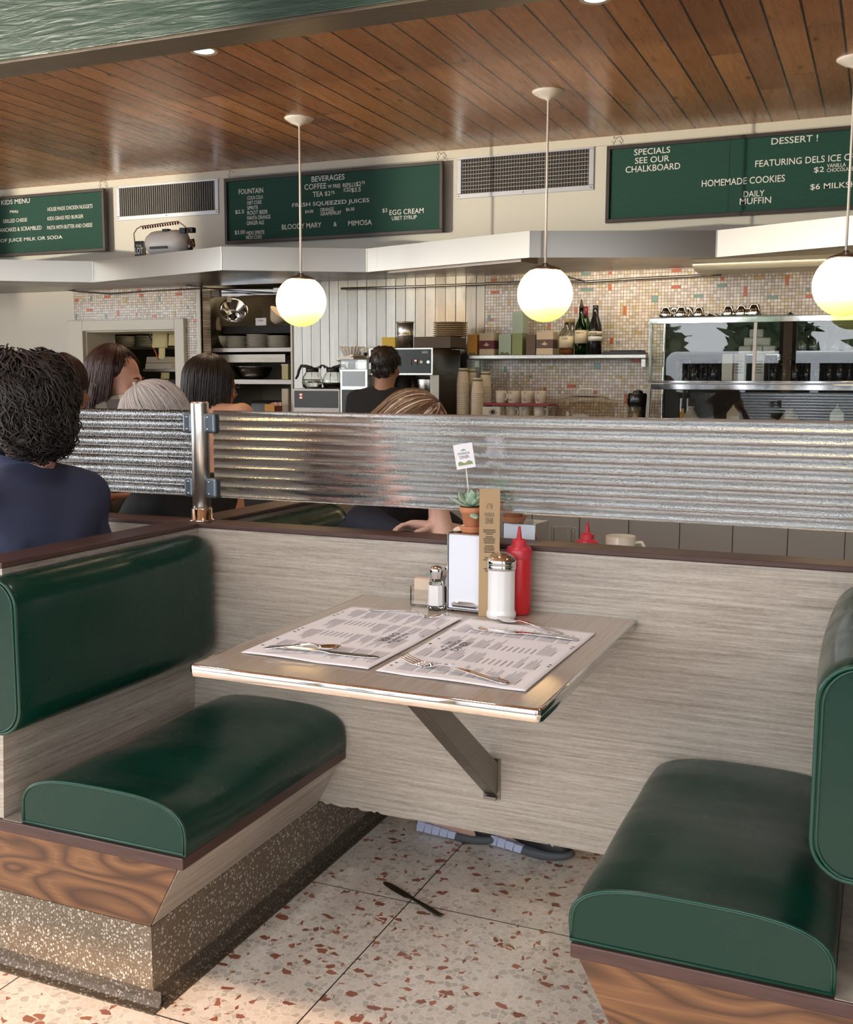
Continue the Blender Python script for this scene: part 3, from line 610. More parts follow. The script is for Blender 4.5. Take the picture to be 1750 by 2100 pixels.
# ------------------------------------------------------------------ table
def make_table(label, y0, y1, arm_y):
    tb = thing('booth_table', label, 'table', (.351, (y0+y1)/2, 0))
    s_ = 1 if y0 < y1 else -1
    ya, yb = min(y0, y1), max(y0, y1)
    loc(tb, MB().box(.006, .696, ya+.006 if s_ > 0 else ya+.003, yb-.003 if s_ > 0 else yb-.006, .731, .750).build('table_top', 'table_laminate', tb))
    yo, yi = y0, y1
    pth = [(0, yi), (0, yo+s_*.012), (.0035, yo+s_*.0035), (.012, yo), (.690, yo), (.6985, yo+s_*.0035), (.702, yo+s_*.012), (.702, yi)]
    inn = [(.0065, yi), (.0065, yo+s_*.012), (.0085, yo+s_*.0085), (.013, yo+s_*.0065), (.689, yo+s_*.0065), (.6935, yo+s_*.0085), (.6955, yo+s_*.012), (.6955, yi)]
    mb = MB(); zs = [(.7275, 0), (.7265, .3), (.729, 0), (.7495, 0), (.7508, .4), (.7508, 1.0), (.7275, 1.0)]
    vs = []
    for (a, c) in zip(pth, inn):
        for z, k in [(.7290, 0), (.7480, 0), (.7508, .35), (.7508, 1.0), (.7275, 1.0), (.7275, .35)]:
            vs.append((a[0]+(c[0]-a[0])*k, a[1]+(c[1]-a[1])*k, z))
    n = 6; R = len(pth)
    mb.add(vs, [(i*n+k, i*n+(k+1) % n, (i+1)*n+(k+1) % n, (i+1)*n+k) for i in range(R-1) for k in range(n)]+[tuple(range(n)), tuple(range((R-1)*n, R*n))], True)
    loc(tb, mb.build('edge_band', 'chrome', tb))
    if arm_y:
        arm = MB().prism([(-.012, .282), (-.596, .728), (-.515, .728), (-.003, .363), (-.003, .290)], 'x', .340, .372).build('support_arm', 'bracket_steel', tb, bevel=.003)
        loc(tb, arm)
        pl = MB().box(.334, .378, -.005, -.0005, .270, .372); pl.box(.340, .372, -.02, -.004, .272, .280)
        pl.build('foot_plate', 'bracket_steel', arm)
    return tb
make_table('wall-hung booth table with steel edge set with two paper placemats', -.740, -.0015, True)
make_table('matching table in the booth beyond the pale divider', .828, .0895, False)
# ------------------------------------------------------------------ ribbed glass screen
def pane(name, label, x0, x1):
    z0, z1, pitch = .972, 1.2085, .0258; y0 = .055
    pr = []; n = int(round((z1-z0)/.0021))
    for i in range(n+1):
        z = z1-(z1-z0)*i/n; ph = ((z1-z)/pitch) % 1.0
        pr.append((y0-.0028*(1-(2*ph-1)**2), z))
    pr += [(y0+.006, z0), (y0+.006, z1)]
    mb = MB().prism(pr, 'x', x0, x1, smooth=False)
    for i in range(len(mb.f)-len(pr), len(mb.f)-4): mb.sm[i] = True
    return tag(mb.build(name, 'ribbed_glass'), label, 'screen')
pane('ribbed_screen', 'long clear ribbed glass screen right of the steel post', -.478, 2.55)
pane('ribbed_screen', 'short clear ribbed glass screen left of the steel post', -2.6, -.552)
po = thing('screen_post', 'round steel post clamping the two ribbed glass screens', 'post', (-.515, .045, .906))
MB().lathe([(.0245, 0), (.0245, .320), (.0225, .326), (.0, .326)], seg=28).build('pole', 'post_steel', po)
MB().lathe([(.034, 0), (.034, .004), (.0285, .006), (.0285, .034), (.0255, .036)], seg=28).build('collar', 'chrome', po)
for sx in (-1, 1):
    for zz in (.268, .092):
        c = MB(); xa, xb = (.020, .056) if sx > 0 else (-.050, -.020)
        c.box(xa, xb, -.013, .022, zz-.027, zz+.027); c = c.build('clamp', 'clamp_grey', po, bevel=.007, bseg=3)
        sc_ = MB()
        for dz in (-.016, .016): sc_.lathe([(.0035, 0), (.0035, .002), (.001, .0025)], (sx*.033, -.013, zz+dz), 10, Rx(PI/2))
        sc_.build('screw', 'screw', c)
# ------------------------------------------------------------------ things on the near table
TZ = .7509
def placemat(label, x0, x1, y0, y1, flip, lift):
    pm = thing('paper_placemat', label, 'placemat', ((x0+x1)/2, (y0+y1)/2, TZ), 0)
    W_, H_ = x1-x0, y1-y0
    def wav(u, v): return .0012+.0016*abs(math.sin(5*u+3*v+lift))*(1 if (u < .06 or u > .94 or v < .06 or v > .94) else .25)
    def fn(u, v): return ((u-.5)*W_ + .004*(v-.5), (v-.5)*H_ - .012*(u-.5), wav(u, v))
    g = MB().grid(fn, 24, 34); g.build('sheet', 'paper', pm, solid=.0004, fix=False)
    pr = MB(); rs = random.Random(11+int(flip))
    S = -1 if flip else 1
    def pf(u, v, d=0):                                         # print coordinates: u across, v up the sheet as its reader sees it
        uu, vv = (u, v) if not flip else (1-u, 1-v)
        x, y, z = fn(uu, vv); return (x, y, z+.0006)
    def bar(u0, u1, v0, v1): pr.add([pf(u0, v0), pf(u1, v0), pf(u1, v1), pf(u0, v1)], [(0, 1, 2, 3)], False)
    # the sheet is printed sideways: its reading direction runs along the long side
    def line(a0, a1, b, h): bar(b-h, b, a0, a1) if not flip else bar(b-h, b, a0, a1)
    for colm in range(4):
        b = .90
        a0 = .06+colm*.225; 
        while b > .10:
            n_ = rs.randint(3, 6)
            line(a0, a0+.085, b, .008); b -= .020
            for k in range(n_):
                if .38 < a0+.1 < .66 and .50 < b < .75: break
                line(a0, a0+rs.uniform(.12, .19), b, .0045); b -= .0165
            b -= .022
    pr.m = 1
    for s_, a0, a1, b0, b1 in (('AT THE', .445, .555, .13, .155), ('PHOENICIA', .40, .60, .17, .205), ('DINER', .42, .58, .225, .28)):
        letters(pr, s_, a0, a1, 0, 1, lambda a, q, d, b0=b0, b1=b1: pf(b0+(1-q)*(b1-b0), a))
    for _ in range(10):
        u = rs.choice([.035, .965]); v = rs.uniform(.08, .92); c = pf(u, v)
        r_ = .0035; pr.add([(c[0]+r_*math.cos(k*PI/4), c[1]+r_*.8*math.sin(k*PI/4), c[2]) for k in range(8)], [tuple(range(8))], False)
    pr.build('print', ['print_grey', 'print_black'], pm, fix=False)
    return pm
placemat('white printed paper placemat on the left half of the table', .046, .334, -.632, -.149, True, 0)
placemat('white printed paper placemat on the right half of the table', .352, .648, -.648, -.166, False, 2)
def frame_to(a, b):
    a, b = Vector(a), Vector(b); d = b-a
    return Matrix.Translation(a) @ Rz(math.atan2(d.y, d.x)), d.length
def strip(mb, secs, mat, th=.0016):
    """secs: (s along, half width, z, cup) swept into a solid strip"""
    n = 7; top = []; bot = []
    for (s_, hw, z, cup) in secs:
        for k in range(n):
            q = -1+2*k/(n-1)
            top.append((s_, q*hw, z + cup*(q*q-1)*-1*-1)); bot.append((s_, q*hw*.98, z+cup*(q*q-1)-th))
    vs = [mat @ Vector(v) for v in top+bot]; N = len(secs)*n; R = len(secs)
    fs = [(i*n+k, i*n+k+1, (i+1)*n+k+1, (i+1)*n+k) for i in range(R-1) for k in range(n-1)]
    fs += [tuple(N+q for q in f[::-1]) for f in fs]
    fs += [(i*n, (i+1)*n, N+(i+1)*n, N+i*n) for i in range(R-1)] + [(i*n+n-1, N+i*n+n-1, N+(i+1)*n+n-1, (i+1)*n+n-1) for i in range(R-1)]
    fs += [(k, N+k, N+k+1, k+1) for k in range(n-1)] + [((R-1)*n+k, (R-1)*n+k+1, N+(R-1)*n+k+1, N+(R-1)*n+k) for k in range(n-1)]
    mb.add(vs, fs, True)
HAND = [(0, .004, .0035, 0), (.006, .0085, .0035, 0), (.03, .0085, .006, 0), (.08, .0055, .010, 0), (.115, .0032, .0125, 0), (.128, .0034, .0115, 0)]
def fork(label, a, b, z=TZ+.002, mat='chrome'):
    m, L = frame_to((a[0], a[1], z), (b[0], b[1], z)); k = L/.205
    f = MB(); S = m @ Matrix.Diagonal((k, k, 1, 1))
    strip(f, HAND+[(.138, .0085, .006, .001), (.148, .0125, .0035, .002), (.156, .0128, .0035, .002)], S)
    for j in range(4):
        y = -.0105+.007*j
        f.tube([S @ Vector((.154, y, .0028)), S @ Vector((.175, y, .0025)), S @ Vector((.195, y*.96, .008)), S @ Vector((.205, y*.94, .014))], [.0022, .002, .0017, .0008], 6)
    return tag(f.build('fork', mat), label, 'fork', 'forks on the placemats')
def spoon(label, a, b, z=TZ+.002, mat='chrome'):
    m, L = frame_to((a[0], a[1], z), (b[0], b[1], z)); k = L/.185; S = m @ Matrix.Diagonal((k, k, 1, 1))
    f = MB(); strip(f, HAND[:-1]+[(.122, .004, .0115, 0), (.130, .0095, .0085, .002), (.142, .0165, .0078, .0055), (.157, .0185, .0078, .0062), (.172, .0150, .0082, .005), (.181, .008, .009, .002), (.185, .002, .0095, 0)], S)
    return tag(f.build('spoon', mat), label, 'spoon', 'spoons on the placemats')
def knife(label, a, b, z=TZ+.002, mat='chrome', group='knives on the placemats'):
    m, L = frame_to((a[0], a[1], z), (b[0], b[1], z)); k = L/.225; S = m @ Matrix.Diagonal((k, k, 1, 1))
    f = MB(); strip(f, [(0, .004, .004, 0), (.005, .0085, .0045, 0), (.05, .0075, .0055, 0), (.105, .0048, .0055, 0), (.115, .0060, .005, 0), (.13, .0095, .0035, 0), (.18, .0105, .003, 0), (.21, .0085, .003, 0), (.222, .0045, .003, 0), (.225, .001, .003, 0)], S, .0018)
    return tag(f.build('knife', mat), label, 'knife', group)
knife('table knife along the near edge of the left placemat, under a spoon', (.078, -.572), (.318, -.558))
spoon('spoon crossed over the knife on the left placemat', (.090, -.612), (.232, -.555), TZ+.009)
fork('fork lying along the far edge of the left placemat', (.108, -.176), (.305, -.185))
fork('fork along the near edge of the right placemat, tines to the left', (.606, -.628), (.366, -.556))
knife('table knife at the far end of the right placemat below a spoon', (.636, -.262), (.392, -.252))
spoon('spoon beside the sugar pourer at the far end of the right placemat', (.590, -.226), (.416, -.146))
knife('dark knife dropped on the terrazzo floor under the table', (.278, -.135), (.073, -.028), .0062, 'steel_dark', 'floor cutlery')
# napkin dispenser
def dispenser(label, x, y, yaw, z0):
    d = thing('napkin_dispenser', label, 'napkin dispenser', (x, y, z0), yaw, 'napkin dispensers')
    mb = MB(); a, dd, h = .0465, .043, .186
    mb.box(-a, -a+.0015, -dd, dd, .004, h); mb.box(a-.0015, a, -dd, dd, .004, h); mb.box(-a, a, -dd, dd, h-.0015, h); mb.box(-a, a, -dd, dd, .004, .006)
    mb.build('case', 'chrome', d, bevel=.0012)
    mb = MB(); mb.box(-a+.003, a-.003, -dd+.003, dd-.003, .007, h-.003); mb.build('napkin_stack', 'napkin', d, bevel=.002)
    mb = MB(); mb.prism([(-.030, .012), (.030, .012), (.034, .020), (.022, .026), (-.022, .026), (-.034, .020)], 'y', -dd-.002, -dd+.003); mb.build('face_plate', 'chrome', d)
    mb = MB(); mb.box(-.044, -.032, -dd-.001, -dd+.012, 0, .0045); mb.box(.032, .044, -dd-.001, -dd+.012, 0, .0045); mb.box(-.044, -.032, dd-.012, dd, 0, .0045); mb.box(.032, .044, dd-.012, dd, 0, .0045)
    mb.build('feet', 'black', d)
    return d
dispenser('steel napkin dispenser full of white napkins on the near table', .318, -.052, math.radians(-4), TZ)
dispenser('steel napkin dispenser beyond the screen, behind the ketchup bottle', .372, .185, math.radians(-6), TZ)
nk = MB(); nk.prism([(0, 0), (.022, .003), (.036, .014), (.030, .020), (.008, .012), (-.002, .006)], 'y', -.02, .03, T(.277, -.055, TZ+.1868))
tag(nk.build('folded_napkin', 'napkin_tan', bevel=.003), 'tan folded napkin tucked behind the potted succulent on the dispenser', 'napkin')
def plant(label, x, y, z, seed, mat='succulent'):
    p = thing('potted_succulent', label, 'potted plant', (x, y, z), 0, 'succulents in clay pots')
    MB().lathe([(.0, .010), (.018, .010), (.020, .012), (.0265, .046), (.0292, .046), (.0308, .060), (.0275, .060), (.026, .050), (.0, .049)], seg=32).build('pot', 'terracotta', p)
    MB().lathe([(.0, 0), (.024, 0), (.0275, .004), (.0310, .012), (.0335, .0145), (.0305, .0155), (.026, .0085), (.0, .0082)], seg=32).build('saucer', 'terracotta', p)
    MB().lathe([(.0, .052), (.0262, .0515), (.0262, .049)], seg=20).build('soil', 'soil', p)
    rs = random.Random(seed); mb = MB()
    def leaf(az, el, ln, wd, o):
        n = 7; rows = []
        for i in range(n+1):
            t_ = i/n; w_ = wd*(.30+.9*math.sin(PI*min(1, t_*.94+.03))**.9)*(1 if t_ < .95 else .35)
            e = el+.45*t_; r_ = o+ln*t_
            cx = r_*math.cos(e*.9); cz = r_*math.sin(e)*.85
            for q, hz in ((-1, .0015), (-.5, -.0005), (0, -.0015), (.5, -.0005), (1, .0015), (.5, .0032), (0, .0036), (-.5, .0032)):
                v = Vector((cx, q*w_, cz+hz)); rows.append(Rz(az) @ v + Vector((0, 0, .060)))
        mb.add(rows, [(i*8+k, i*8+(k+1) % 8, (i+1)*8+(k+1) % 8, (i+1)*8+k) for i in range(n) for k in range(8)]+[tuple(range(7, -1, -1)), tuple(range(n*8, n*8+8))], True)
    for i in range(9): leaf(i*2*PI/9+rs.uniform(-.2, .2), rs.uniform(-.05, .35), rs.uniform(.042, .056), rs.uniform(.009, .0125), .004)
    for i in range(7): leaf(i*2*PI/7+.3+rs.uniform(-.2, .2), rs.uniform(.5, .95), rs.uniform(.032, .044), rs.uniform(.008, .0105), .003)
    leaf(math.radians(-62), -.75, .060, .0095, .014)
    mb.build('leaves', mat, p)
    return p
plant('succulent in a small terracotta pot on the near napkin dispenser', .320, -.060, TZ+.1868, 3)
plant('succulent in a terracotta pot seen through the ribbed screen', .352, .150, TZ+.1868, 8)
def pick(label, x, y, z0, z1, tilt, yaw, print_=True):
    s_ = thing('sign_pick', label, 'sign', (x, y, z0), yaw, 'signs on picks')
    MB().tube([(0.012, 0, 0), (.0, 0, .11)], .0016, 6).build('stick', 'lamp_white', s_)
    m = Ry(-tilt) @ Matrix.Identity(4); c = T(-.003, -.0025, .128) @ m
    h = .029
    MB().box(-.0225, .0225, -.0006, .0006, -h, h, c).build('card', 'paper', s_)
    pr = MB()
    def pf(u, v, d): return c @ Vector((u, -.0010, v))
    letters(pr, 'PHOENICIA', -.014, .014, .004, .0095, pf); letters(pr, 'DINER', -.011, .011, -.0055, .0015, pf)
    pr.m = 1
    pr.add([pf(-.007+.014*k/6, .013+.004*math.sin(PI*k/6), 0) for k in range(7)]+[pf(-.007, .0125, 0)], [tuple(range(8))], False)
    pr.m = 2
    pr.add([pf(-.017+.034*k/8, -.0135+.0025*math.sin(k*1.3), 0) for k in range(9)]+[pf(.017, -.021, 0), pf(-.017, -.021, 0)], [tuple(range(11))], False)
    pr.build('print', ['kraft_print', 'tile_teal', 'tea_olive'], s_, fix=False)
    return s_
pick('white logo card on a stick in the near succulent pot', .301, -.058, TZ+.1868+.05, 0, math.radians(10), math.radians(16))
pick('white card on a stick seen blurred through the ribbed screen', .335, .150, TZ+.1868+.045, 0, math.radians(4), math.radians(25))
# kraft menu sleeve
mn = thing('drink_menu', 'tall folded kraft paper menu standing behind the sugar pourer', 'menu', (.377, -.098, TZ), math.radians(16))
mb = MB(); a = .0235
lean = Rx(math.radians(2.0))
mb.prism([(-.010, 0), (-.0092, 0), (.0012, .288), (.0105, 0), (.0113, 0), (.0022, .296), (.0002, .296)], 'x', -a, a, lean)
mb.build('sheet', 'kraft', mn)
pr = MB(); fm = lean
def mf(u, v, d): 
    y = -.010+(.0112)*v/.29; return fm @ Vector((u, y-.0012, v))
def mbar(w_, v, h=.0022): pr.add([mf(-w_, v, 0), mf(w_, v, 0), mf(w_, v+h, 0), mf(-w_, v+h, 0)], [(0, 1, 2, 3)], False)
letters(pr, 'PHOENICIA', -.011, .011, .232, .241, mf); letters(pr, 'DINER', -.009, .009, .216, .229, mf); letters(pr, 'AT THE', -.007, .007, .250, .262, mf)
rs = random.Random(2)
for v in (.200, .1955, .191, .184, .1795, .175, .1705, .163, .1585, .154, .149): mbar(rs.uniform(.008, .0145), v)
for v, w_ in ((.136, .010), (.131, .013), (.126, .005), (.116, .006), (.110, .012), (.105, .009)): mbar(w_, v)
pr.build('print', 'kraft_print', mn, fix=False)
# ketchup
def ketchup(label, x, y, z):
    k = thing('ketchup_bottle', label, 'bottle', (x, y, z), 0, 'red squeeze bottles')
    MB().lathe([(0, 0), (.027, 0), (.0295, .003), (.0295, .130), (.0285, .134), (0, .134)], seg=32).build('body', 'ketchup_red', k)
    cp = MB().lathe([(.0300, .131), (.0306, .133), (.0306, .150), (.027, .157), (.019, .160), (.0175, .162), (.0175, .172), (.014, .175), (.0065, .177), (.0045, .192), (.0028, .205), (0, .206)], seg=32).build('cap', 'ketchup_cap', k)
    return k
ketchup('red squeeze ketchup bottle behind the sugar pourer', .432, -.048, TZ)
ketchup('red squeeze ketchup bottle beyond the divider, only its cap showing', .513, .262, TZ-.022)
# sugar pourer
s_ = thing('sugar_pourer', 'fluted glass sugar pourer with a dented steel lid', 'sugar pourer', (.410, -.106, TZ))
mb = MB(); seg = 48
def fl(prof, k=.035):
    vs = []
    for r, z in prof:
        for i in range(seg):
            th = 2*PI*i/seg; q = r*(1+(k*abs(math.cos(th*6)) if .018 < z < .108 else 0)); vs.append((q*math.cos(th), q*math.sin(th), z))
    n = len(prof)
    mb.add(vs, [(i*seg+j, i*seg+(j+1) % seg, (i+1)*seg+(j+1) % seg, (i+1)*seg+j) for i in range(n-1) for j in range(seg)]+[tuple(range(seg-1, -1, -1)), tuple(range((n-1)*seg, n*seg))], True)
fl([(0.001, 0), (.0325, 0), (.0345, .003), (.0345, .012), (.0320, .017), (.0305, .022), (.0305, .104), (.0315, .110), (.0315, .118), (.001, .118)])
mb.build('jar', 'sugar_glass', s_)
if False: MB().lathe([(0, .005), (.030, .006), (.0295, .020), (.0288, .100), (.027, .108), (0, .109)], seg=32).build('sugar', 'salt', s_)
MB().lathe([(.0330, .112), (.0345, .114), (.0345, .122), (.0335, .124), (.0345, .126), (.0345, .133), (.031, .141), (.022, .149), (.012, .1525), (0, .1535)], seg=36).build('lid', 'chrome', s_)
# salt and pepper
def shaker(name, label, x, y, fill, fh):
    s_ = thing(name, label, 'shaker', (x, y, TZ), .3, 'glass shakers')
    mb = MB(); mb.lathe([(.001, 0), (.0185, 0), (.0205, .004), (.0203, .011), (.001, .011)], seg=10, smooth=False); mb.build('glass_base', 'jar_glass', s_); mb = MB(); mb.lathe([(.001, fh+.0005), (.0190, fh+.0005), (.0135, .074), (.0125, .078), (.001, .078)], seg=10, smooth=False); mb.build('glass_neck', 'jar_glass', s_)
    mb = MB(); mb.lathe([(0, .0115), (.0202, .0115), (.0198, .030), (.0190, fh), (0, fh)], seg=10, smooth=False); mb.build('filling', fill, s_)
    MB().lathe([(.0142, .074), (.0150, .076), (.0148, .080), (.0156, .082), (.0156, .0875), (.0165, .090), (.0165, .097), (.0135, .103), (.006, .1055), (0, .106)], seg=24).build('lid', 'chrome', s_)
    return s_
shaker('salt_shaker', 'glass salt shaker with steel lid in front of the packet caddy', .240, -.087, 'sugar_glass', .060)
shaker('pepper_shaker', 'glass pepper shaker half hidden between salt and napkin dispenser', .258, -.040, 'pepper', .050)
cd = thing('packet_caddy', 'clear box of sweetener packets behind the salt shaker', 'caddy', (.196, -.050, TZ))
mb = MB(); mb.box(-.030, .030, -.022, .022, 0, .003); mb.box(-.030, -.028, -.022, .022, .003, .048); mb.box(.028, .030, -.022, .022, .003, .048); mb.box(-.028, .028, -.022, -.020, .003, .040); mb.box(-.028, .028, .020, .022, .003, .048)
mb.build('box', 'thin_glass', cd)
g = 'sweetener packets in the clear box'
for i in range(6):
    m = 'packet_tan' if i not in (4,) else 'packet_pink'
    o = MB().box(-.024, .024, -.0008, .0008, 0, .062, T(.196, -.064+i*.0055, TZ+.0035) @ Rx(-.05)).build('sugar_packet', m)
    tag(o, ('pink' if m == 'packet_pink' else 'tan')+' sweetener packet, %s from the front of the clear box' % NTH[i], 'packet', g)
o = MB().box(-.016, .016, -.0008, .0008, 0, .010, T(.205, -.033, TZ+.063) @ Rx(-.4)).build('sugar_packet', 'tile_teal'); tag(o, 'teal packet sticking up at the back of the clear box', 'packet', g)
# far table: tumbler, mug
tu = thing('water_tumbler', 'faceted glass of water beyond the divider', 'glass', (.450, .255, TZ))
MB().lathe([(.001, 0), (.025, 0), (.027, .004), (.0325, .165), (.0305, .165), (.0255, .012), (.001, .010)], seg=12, smooth=False).build('tumbler', 'thin_glass', tu)
MB().lathe([(0, .011), (.0250, .013), (.0280, .100), (0, .1005)], seg=24).build('water', 'clear_glass', tu)
mg = thing('coffee_mug', 'cream coffee mug beyond the divider, rim and handle showing', 'mug', (.583, .335, TZ))
MB().lathe([(.001, 0), (.032, 0), (.036, .004), (.0375, .05), (.0385, .142), (.0355, .142), (.0345, .02), (.001, .012)], seg=32).build('cup', 'mug_cream', mg)
MB().tube([(.037, -.0, .125), (.055, 0, .128), (.066, 0, .110), (.064, 0, .085), (.052, 0, .065), (.036, 0, .06)], .0052, 8).build('handle', 'mug_cream', mg)
# ------------------------------------------------------------------ ceiling lamps
PX = [(-2.003, 'left'), (-.507, 'middle'), (.988, 'right')]
pend0 = None
PL = ['white globe pendant lamp hanging in front of the beverages menu board', 'white globe pendant lamp hanging in front of the wide vent grille', 'white globe pendant lamp hanging before the dessert menu board, cut by the frame']
for i, (x, _) in enumerate(PX):
    loc_ = (x, 3.19, ZC)
    if pend0 is None:
        pd = thing('globe_pendant', PL[0], 'pendant lamp', loc_, 0, 'globe pendants over the counter'); pend0 = pd
        MB().lathe([(0, -.045), (.012, -.045), (.016, -.040), (.05, -.028), (.075, -.012), (.086, -.004), (.086, 0), (0, 0)], seg=36).build('canopy', 'lamp_white', pd)
        MB().tube([(0, 0, -.04), (0, 0, -.895)], .0065, 10).build('rod', 'lamp_white', pd)
        MB().lathe([(0, -.878), (.012, -.880), (.018, -.888), (.045, -.896), (.072, -.906), (.090, -.920), (.0, -.920)], seg=32).build('cap', 'steel', pd)
        gl = MB(); n = 28; gl.lathe([(.148*math.sin(PI*k/n) if 0 < k < n else .0005, -1.043-.148*math.cos(PI*k/n)) for k in range(n+1)], seg=44); gl.build('globe', 'globe', pd)
    else: dup(pend0, loc_, 0, PL[i])
for k, (px, py, lab) in enumerate(((418, 104, 'recessed ceiling downlight at the edge of the green beam, left side'), (1222, -4, 'recessed ceiling downlight at the top of the view, right of the beam'))):
    c = atZ(px, py, ZC); dl = thing('recessed_downlight', lab, 'downlight', (c.x, c.y, ZC), 0, 'recessed downlights')
    MB().lathe([(.046, -.001), (.062, -.006), (.066, -.002), (.066, .0), (.046, .0)], seg=32).build('trim_ring', 'lamp_white', dl)
    MB().lathe([(0, -.004), (.035, -.004), (.047, -.001), (.047, .0), (0, .0)], seg=32).build('lamp_face', 'lamp_disc', dl)
for x, y in ((-1.75, 1.95), (.06, 1.98), (-3.6, 1.95), (1.9, 1.95), (-1.75, -.45), (.06, -.45), (1.9, -.45)):
    light('downlight_and_fill_beam', 'SPOT', (x, y, ZC-.02), 40 if y > 0 else 30, (1, .74, .48) if y > 0 else (1, .95, .90), target=(x, y, 0), spot_size=2.2, spot_blend=.9, shadow_soft_size=.12)  # near-booth spots are added fill to brighten the tables, without fixtures
# ------------------------------------------------------------------ menu boards
def board(name, label, x0, x1, z0, z1, texts, cx, cy_, sc_, seam):
    b = thing(name, label, 'menu board', ((x0+x1)/2, YW-.06, (z0+z1)/2), 0, 'letter boards above the canopy')
    X0, X1, Z0, Z1 = x0-b.location.x, x1-b.location.x, z0-b.location.z, z1-b.location.z; fw = .022
    mb = MB()
    mb.box(X0, X1, -.012, .022, Z0, Z0+fw); mb.box(X0, X1, -.012, .022, Z1-fw, Z1); mb.box(X0, X0+fw, -.012, .022, Z0+fw, Z1-fw); mb.box(X1-fw, X1, -.012, .022, Z0+fw, Z1-fw)
    mb.build('frame', 'board_frame', b, bevel=.002)
    mb = MB(); mb.box(X0+fw, X1-fw, .004, .018, Z0+fw, Z1-fw); mb.m = 1
    if seam is not None: sx = atY(seam, 400, YW-.06).x-b.location.x; mb.box(sx-.0015, sx+.0015, .0030, .006, Z0+fw, Z1-fw)
    mb.build('felt_panel', ['felt', 'black'], b)
    lt = MB(); yy = YW-.056
    for (s_, a0, a1, ym, h) in texts:
        pa = atY(cx+a0/sc_, cy_+ym/sc_, yy); pb = atY(cx+a1/sc_, cy_+ym/sc_, yy)
        pm = atY(cx+(a0+a1)/2/sc_, cy_+ym/sc_, yy)
        hh = (atY(cx+a0/sc_, cy_, yy).z-atY(cx+a0/sc_, cy_+1, yy).z)*h/sc_
        xa, xb = pa.x-b.location.x, pb.x-b.location.x; zc = pm.z-b.location.z
        letters(lt, s_, xa, xb, zc-hh/2, zc+hh/2, lambda u, v, d: (u, .0022, v))
    lt.build('lettering', 'letter_white', b, fix=False)
    for hx in (X0+.04, X1-.04):
        if abs(hx+b.location.x) > 5.0 or hx+b.location.x > 1.2: continue
        hk = MB(); pts = [(hx, .0, Z1), (hx, -.002, Z1+.020)]
        hk.tube([(hx+.010*math.sin(q), -.001, Z1+.028+.010*math.cos(q)) for q in [k*.5 for k in range(0, 11)]], .0022, 6)
        hk.tube([(hx, 0, Z1-.002), (hx, 0, Z1+.018)], .0022, 6); hk.tube([(hx, 0, Z1+.036), (hx, .004, Z1+.055), (hx+.002, .03, Z1+.058), (hx+.002, .049, Z1+.05)], .0022, 6)
        hk.build('hook', 'steel', b)
    return b
board('menu_board', 'green letter board of drinks with FOUNTAIN and BEVERAGES columns', -3.236, -1.541, 2.268, 2.726, [
    ('BEVERAGES', 762, 977, 207, 36), ('COFFEE', 715, 858, 262, 36), ('W FREE', 868, 950, 260, 24), ('REFILLS', 966, 1048, 252, 26), ('$2', 1052, 1085, 248, 34), ('75', 1089, 1110, 237, 20),
    ('TEA', 770, 836, 312, 34), ('$2', 848, 885, 310, 32), ('75', 889, 912, 302, 20), ('ICED', 972, 1020, 283, 26), ('$3.5', 1022, 1083, 285, 32),
    ('FRESH SQUEEZED JUICES', 636, 1138, 372, 34), ('$4.00', 720, 773, 427, 24), ('ORANGE', 818, 907, 412, 24), ('GRAPEFRUIT', 820, 957, 437, 24), ('$6.50', 986, 1041, 412, 24),
    ('$3', 1224, 1256, 420, 30), ('EGG CREAM', 1270, 1493, 426, 34), ('UBET SYRUP', 1286, 1448, 466, 26), ('BLOODY MARY', 568, 826, 520, 34), ('&', 906, 926, 508, 30), ('MIMOSA', 1002, 1155, 499, 34),
    ('FOUNTAIN', 286, 446, 292, 34), ('COCA COLA', 342, 445, 334, 24), ('DIET COKE', 342, 435, 367, 24), ('SPRITE', 342, 412, 401, 24), ('ROOT BEER', 343, 476, 431, 26), ('FANTA ORANGE', 343, 494, 464, 26),
    ('GINGER ALE', 338, 451, 499, 26), ('$2.5', 264, 321, 429, 28), ('$3.00', 261, 327, 563, 30), ('MEXI SPRITE', 338, 454, 564, 26), ('MEXI COKE', 334, 438, 593, 24)], 400, 300, 3.182, None)
board('menu_board', 'green letter board headed KIDS MENU at the left', -6.02, -4.314, 2.268, 2.732, [
    ('KIDS MENU', 10, 215, 222, 34), ('PB&J', 72, 130, 296, 22), ('GRILLED CHEESE', 22, 196, 358, 26), ('BUTTERMILK PANCAKES & SCRAMBLED', -170, 300, 424, 28),
    ('HOUSE MADE CHICKEN NUGGETS', 342, 666, 266, 28), ('KIDS GRASS FED BURGER', 342, 600, 336, 26), ('PASTA WITH BUTTER AND CHEESE', 340, 664, 400, 28), ('CHOICE OF JUICE MILK OR SODA', -150, 450, 498, 32)], 0, 350, 3.5, 122)
board('menu_board', 'green letter board with DESSERT and SPECIALS at the right edge', -.452, 1.25, 2.268, 2.728, [
    ('SPECIALS', 826, 978, 226, 26), ('SEE OUR', 830, 974, 262, 26), ('CHALKBOARD', 790, 1020, 297, 27), ('DESSERT !', 1406, 1602, 178, 28), ('FEATURING DELS ICE CREAM', 1338, 1838, 262, 28), ('$2', 1585, 1628, 306, 26),
    ('VANILLA', 1640, 1720, 286, 16), ('CHOCOLATE', 1640, 1752, 304, 16), ('HOMEMADE COOKIES', 1112, 1462, 352, 29), ('$6 MILKSHAKES', 1570, 1868, 370, 28), ('DAILY', 1288, 1376, 406, 26), ('MUFFIN', 1272, 1404, 436, 27)], 900, 200, 2.0588, 1494)
